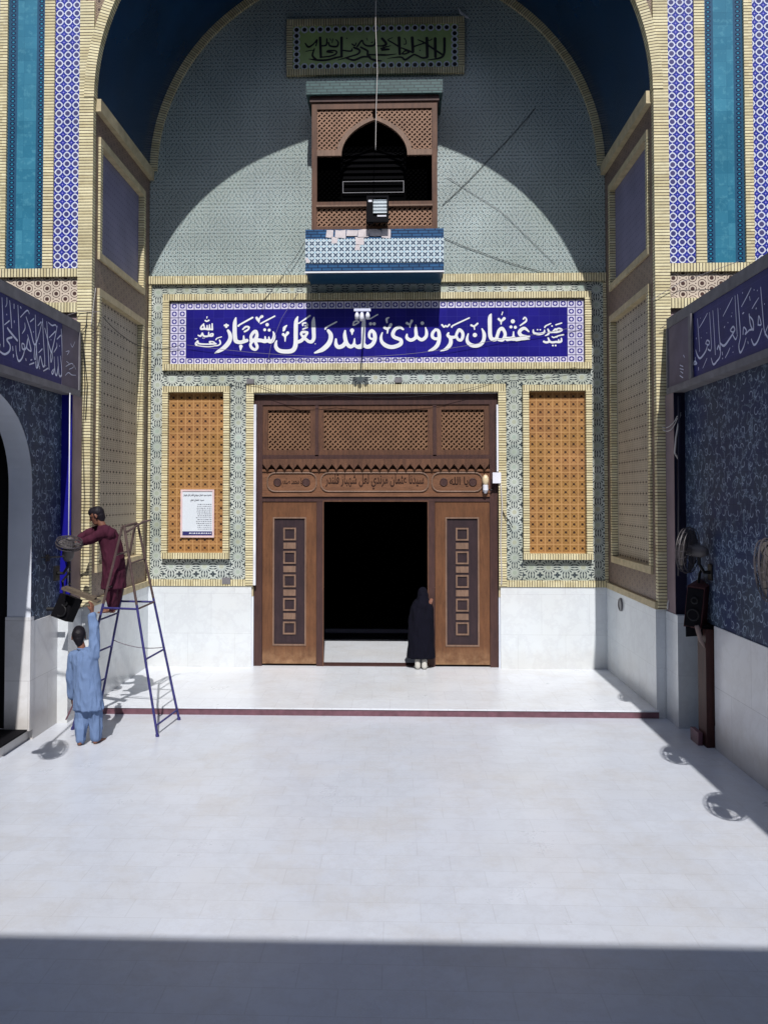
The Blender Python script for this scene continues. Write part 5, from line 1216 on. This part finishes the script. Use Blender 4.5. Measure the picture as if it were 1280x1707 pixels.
def hand(mb, wrist, d, palm_n, curl=0.5, k=1.0, side=1):
    """palm, four unequal curled fingers and a thumb from the side of the palm"""
    wrist, d, n = Vector(wrist), Vector(d).normalized(), Vector(palm_n).normalized(); s = d.cross(n).normalized() * side; n = n - d * n.dot(d); n.normalize()
    for t in (-1, -.33, .33, 1): cone_prim(mb, wrist + s * t * .012 * k, wrist + (d * .085 + s * t * .030) * k, .017 * k, .014 * k, 8)
    for t, L in ((-1, .062), (-.33, .078), (.33, .084), (1, .074)):
        p0 = wrist + (d * .085 + s * t * .031) * k; a = curl; p = [(p0, .0105 * k)]
        for j, fr in enumerate((.45, .32, .23)):
            dd = d * math.cos(a) + n * math.sin(a); p0 = p0 + dd * L * fr * k; p.append((p0, (.0098 - .001 * j) * k)); a += curl * 0.9
        chain(mb, p, n=8)
    p0 = wrist + (d * .025 + s * .024) * k; p1 = p0 + (d * .028 + s * .030 + n * .012) * k; p2 = p1 + (d * .032 + s * .008 + n * .014) * k
    chain(mb, [(p0, .014 * k), (p1, .0125 * k), (p2, .010 * k)], n=8)
def foot(mb, heel, d, k=1.0):
    heel, d = Vector(heel), Vector(d).normalized(); s = d.cross(Vector((0, 0, 1)))
    cone_prim(mb, heel + Vector((0, 0, .034)), heel + d * .07 * k + Vector((0, 0, .045)), .034 * k, .038 * k, 10)
    for t in (-1, 0, 1): cone_prim(mb, heel + d * .08 * k + Vector((0, 0, .034)), heel + (d * .18 + s * t * .028) * k + Vector((0, 0, .017)), .030 * k, .016 * k, 8)
    for t, l in ((-1.25, .035), (-.6, .045), (0, .048), (.6, .044), (1.2, .05)): cone_prim(mb, heel + (d * .18 + s * t * .026) * k + Vector((0, 0, .014)), heel + (d * (.18 + l) + s * t * .029) * k + Vector((0, 0, .011)), .012 * k, .010 * k, 8)

V = Vector
# ---- man in blue, seen from behind, right arm up to the boards
Yp = 11.32
p1 = thing('person', 'man in pale blue shalwar kameez seen from behind, right arm raised, beside the ladder', 'person', (-3.93, Yp, 0))
pt = lambda x, y, dy=0.0: at(x, y, Y=Yp + dy)
hd, nk = pt(132, 1061, 0.04), pt(138, 1081, 0.0)
shL, shR = pt(123, 1094), pt(158, 1086)
elR, wrR = pt(158, 1052, 0.06), pt(154, 1021, 0.10)
elL, wrL = pt(119, 1131, 0.02), pt(121, 1164, 0.06)
hip = pt(146, 1152); fL, fR = pt(137, 1240), pt(161, 1236, 0.04); fL.z = fR.z = 0.0; fL.y, fR.y = 11.28, 11.36
aL, aR = fL + V((0.0, 0, .09)), fR + V((0.0, 0, .09)); kL, kR = pt(138, 1196, .02), pt(159, 1195, .04)
b = MB()
head(b, hd, (-0.35, 0.9, 0.25), k=1.08); cone_prim(b, nk + V((0, 0, -.03)), hd + V((0.02, -.02, -.05)), .056, .052)
cone_prim(b, pt(141, 1096), pt(145, 1120), .125, .115, flatten=(V((0, 1, 0)), .75)); cone_prim(b, pt(145, 1120), hip, .115, .12, flatten=(V((0, 1, 0)), .8))
chain(b, [(shR, .058), (elR, .043), (wrR, .029)]); chain(b, [(shL, .058), (elL, .043), (wrL, .029)]); cone_prim(b, shL, shR, .06, .06)
hand(b, wrR, (-.05, .15, 1), (-.9, .2, 0.1), 0.35, 1.05); hand(b, wrL, (0.1, .15, -1), (.6, .5, .1), 0.75, 1.05, -1)
chain(b, [(pt(140, 1152), .09), (kL, .058), (aL, .038)]); chain(b, [(pt(152, 1152), .09), (kR, .058), (aR, .038)]); foot(b, fL + V((0, -.04, 0)), (-.25, 1, 0)); foot(b, fR + V((0, -.04, 0)), (.15, 1, 0))
sculpt('body', b, 'skin', p1, 0.0075, 2)
b = MB(); hair_cap(b, hd, (-0.35, 0.9, 0.25), k=1.1); cone_prim(b, hd + V((.02, -.06, -.02)), hd + V((.03, -.055, -.085)), .075, .05); sculpt('hair', b, 'hair', p1, 0.009, 1, 0.003, (40, 40, 40)); face(hd, (-0.35, 0.9, 0.25), p1, k=1.08)
b = MB()     # kameez
rg = []
for x, y, a, d in ((140, 1083, .075, .07), (141, 1089, .165, .105), (142, 1100, .185, .125), (144, 1120, .178, .125), (146, 1140, .182, .13), (147, 1160, .190, .14), (148.5, 1182, .205, .155)):
    rg.append((pt(x, y), a, d, 0.06))
loft(b, rg[::-1])
cone_prim(b, pt(128, 1092), pt(152, 1087), .07, .075)
chain(b, [(shR + V((-.02, 0, -.05)), .095), (shR, .074), (elR, .063), (elR.lerp(wrR, .78), .058)]); chain(b, [(shL + V((.03, 0, -.04)), .09), (shL, .072), (elL, .062), (elL.lerp(wrL, .85), .052)])
sculpt('kameez', b, 'blue_cloth', p1, 0.010, 3, 0.014, (11, 11, 3.2))
b = MB()     # collar
b.ring(nk + V((0, .0, -.015)), (0.1, .25, 1), .066, .014, 20, 8); P(b, 'collar', 'blue_cloth', p1, smooth=True)
b = MB()     # shalwar
for k_, a_, x in ((kL, aL, 139), (kR, aR, 155)):
    chain(b, [(pt(x, 1158), .115), (k_, .094), (a_ + V((0, 0, .14)), .082), (a_ + V((0, -.01, .0)), .070)])
sculpt('shalwar', b, 'blue_cloth', p1, 0.010, 3, 0.015, (10, 10, 2.5))
st = wrL + V((0, .05, -.09)); b = MB(); b.tube([st + V((.04, .05, .14)), st, st + V((-.10, -.02, -.22))], 0.011, 8)
tag(b.build('stick', 'maroon_stone'), 'short dark red stick held low in the left hand of the man in blue', 'stick')

# ---- man in maroon on the ladder, facing left and leaning to the fan
Ym = 12.3
p2 = thing('person', 'man in maroon shalwar kameez standing on the ladder and reaching left to a fan', 'person', (-3.95, Ym, 1.7))
pt = lambda x, y, dy=0.0: at(x, y, Y=Ym + dy)
hd = pt(162, 860); nk = pt(171, 876); F_ = (-0.92, -0.05, -0.38)
b = MB()
head(b, hd, F_, (-.3, 0, 1), 1.08); cone_prim(b, nk, hd + V((.03, 0, -.03)), .058, .052)
shN, shF = pt(176, 886, -.17), pt(172, 882, .17); elN, elF = pt(153, 899, -.2), pt(150, 888, .16); wrN, wrF = pt(130, 906, -.15), pt(129, 899, .05)
chain(b, [(shN, .056), (elN, .043), (wrN, .029)]); chain(b, [(shF, .056), (elF, .043), (wrF, .029)]); cone_prim(b, shN, shF, .07, .07)
hand(b, wrN, (-1, .35, -.05), (0, .6, -.7), .45, 1.0, 1); hand(b, wrF, (-1, -.35, .1), (0, -.6, -.6), .45, 1.0, -1)
cone_prim(b, pt(179, 893), pt(191, 940), .13, .13); hipN, hipF = pt(190, 955, -.09), pt(193, 953, .10)
fN, fF = pt(186, 1022, -.05), pt(190, 1018, .22)
chain(b, [(hipN, .09), (pt(186, 988, -.08), .06), (fN + V((0, 0, .08)), .04)]); chain(b, [(hipF, .09), (pt(194, 985, .14), .06), (fF + V((0, 0, .08)), .04)])
foot(b, fN + V((.03, 0, 0)), (-1, -.1, 0)); foot(b, fF + V((.03, 0, 0)), (-1, 0, 0))
sculpt('body', b, 'skin', p2, 0.0075, 2)
b = MB(); hair_cap(b, hd, F_, (-.3, 0, 1), 1.1); cone_prim(b, hd + V((.05, 0, 0)), hd + V((.065, 0, -.06)), .075, .055); sculpt('hair', b, 'hair', p2, 0.009, 1, 0.003, (40, 40, 40)); face(hd, F_, p2, (-.3, 0, 1), 1.08)
b = MB()
loft(b, [(pt(x, y), a, d, 0.0) for x, y, a, d in ((189.5, 980, .18, .21), (191, 958, .165, .20), (190, 935, .155, .19), (187, 915, .155, .19), (183, 898, .155, .20), (178, 884, .125, .19), (173, 877, .07, .10))])
chain(b, [(shN + V((.04, .04, -.04)), .10), (shN, .078), (elN, .064), (elN.lerp(wrN, .75), .052)]); chain(b, [(shF + V((.04, -.04, -.04)), .10), (shF, .078), (elF, .064), (elF.lerp(wrF, .75), .052)]); cone_prim(b, shN, shF, .08, .08)
sculpt('kameez', b, 'maroon_cloth', p2, 0.010, 3, 0.011, (9, 9, 4))
b = MB()
for h_, k_, f_ in ((hipN, pt(186, 988, -.08), fN), (hipF, pt(194, 985, .14), fF)): chain(b, [(h_, .12), (k_, .092), (f_ + V((.01, 0, .14)), .078), (f_ + V((.01, 0, .07)), .058)])
sculpt('shalwar', b, 'maroon_cloth', p2, 0.010, 3, 0.012, (9, 9, 2.5))

# ---- woman in black at the door post, from behind
Yw = 15.80; Zp = 0.125
p3 = thing('person', 'woman in a black robe and veil seen from behind, leaning on the right door post', 'person', (0.85, Yw, Zp))
pt = lambda x, y, dy=0.0: at(x, y, Y=Yw + dy)
hd = pt(705, 990, .16); b = MB(); head(b, hd, (0.3, .9, -.5), k=.95)
f1, f2 = pt(696, 1110), pt(707, 1110); f1.z = f2.z = Zp + .004; wr = pt(716, 1007, .0)
cone_prim(b, hd + V((0, -.04, -.06)), pt(703, 1010, .06), .05, .055); cone_prim(b, pt(703, 1012, .04), pt(702, 1050), .12, .13); sh = pt(712, 1014, .02)
chain(b, [(pt(702, 1050), .13), (f1 + V((0, .05, .5)), .07), (f1 + V((0, .05, .09)), .04)]); cone_prim(b, f2 + V((0, .05, .5)), f2 + V((0, .05, .09)), .07, .04)
chain(b, [(sh, .05), (pt(716, 1030, -.02), .04), (wr + V((0, 0, -.03)), .026)]); hand(b, wr + V((0, 0, -.03)), (.25, .2, 1), (.4, .8, 0), .3, .95)
sculpt('body', b, 'skin', p3, 0.009, 2); face(hd, (0.3, .9, -.5), p3, k=.95)
b = MB(); foot(b, f1 + V((-.015, -.03, 0)), (-.1, 1, 0), .95); foot(b, f2 + V((.02, -.03, 0)), (.15, 1, 0), .95)
for q in (f1, f2): cone_prim(b, q + V((0, -.04, .05)), q + V((0, .0, .16)), .055, .055)
sculpt('socks', b, 'pale_sole', p3, 0.009, 2)
b = MB()
loft(b, [(pt(x, y, dy), a, d, 0.0) for x, y, a, d, dy in ((702, 1096, .275, .17, .04), (702, 1082, .265, .18, .03), (701.5, 1050, .245, .17, .02), (702, 1028, .235, .165, .03), (703, 1013, .215, .15, .06), (704, 1000, .145, .13, .11))])
cone_prim(b, hd + V((0, -.02, -.02)), hd + V((0, -.01, .04)), .105, .09); cone_prim(b, hd + V((0, -.02, -.05)), pt(703, 1012, .06), .10, .16)
chain(b, [(sh, .075), (pt(716, 1030, -.02), .07), (wr + V((0, 0, -.05)), .05)])
sculpt('robe', b, 'black_cloth', p3, 0.012, 3, 0.014, (8, 8, 2))
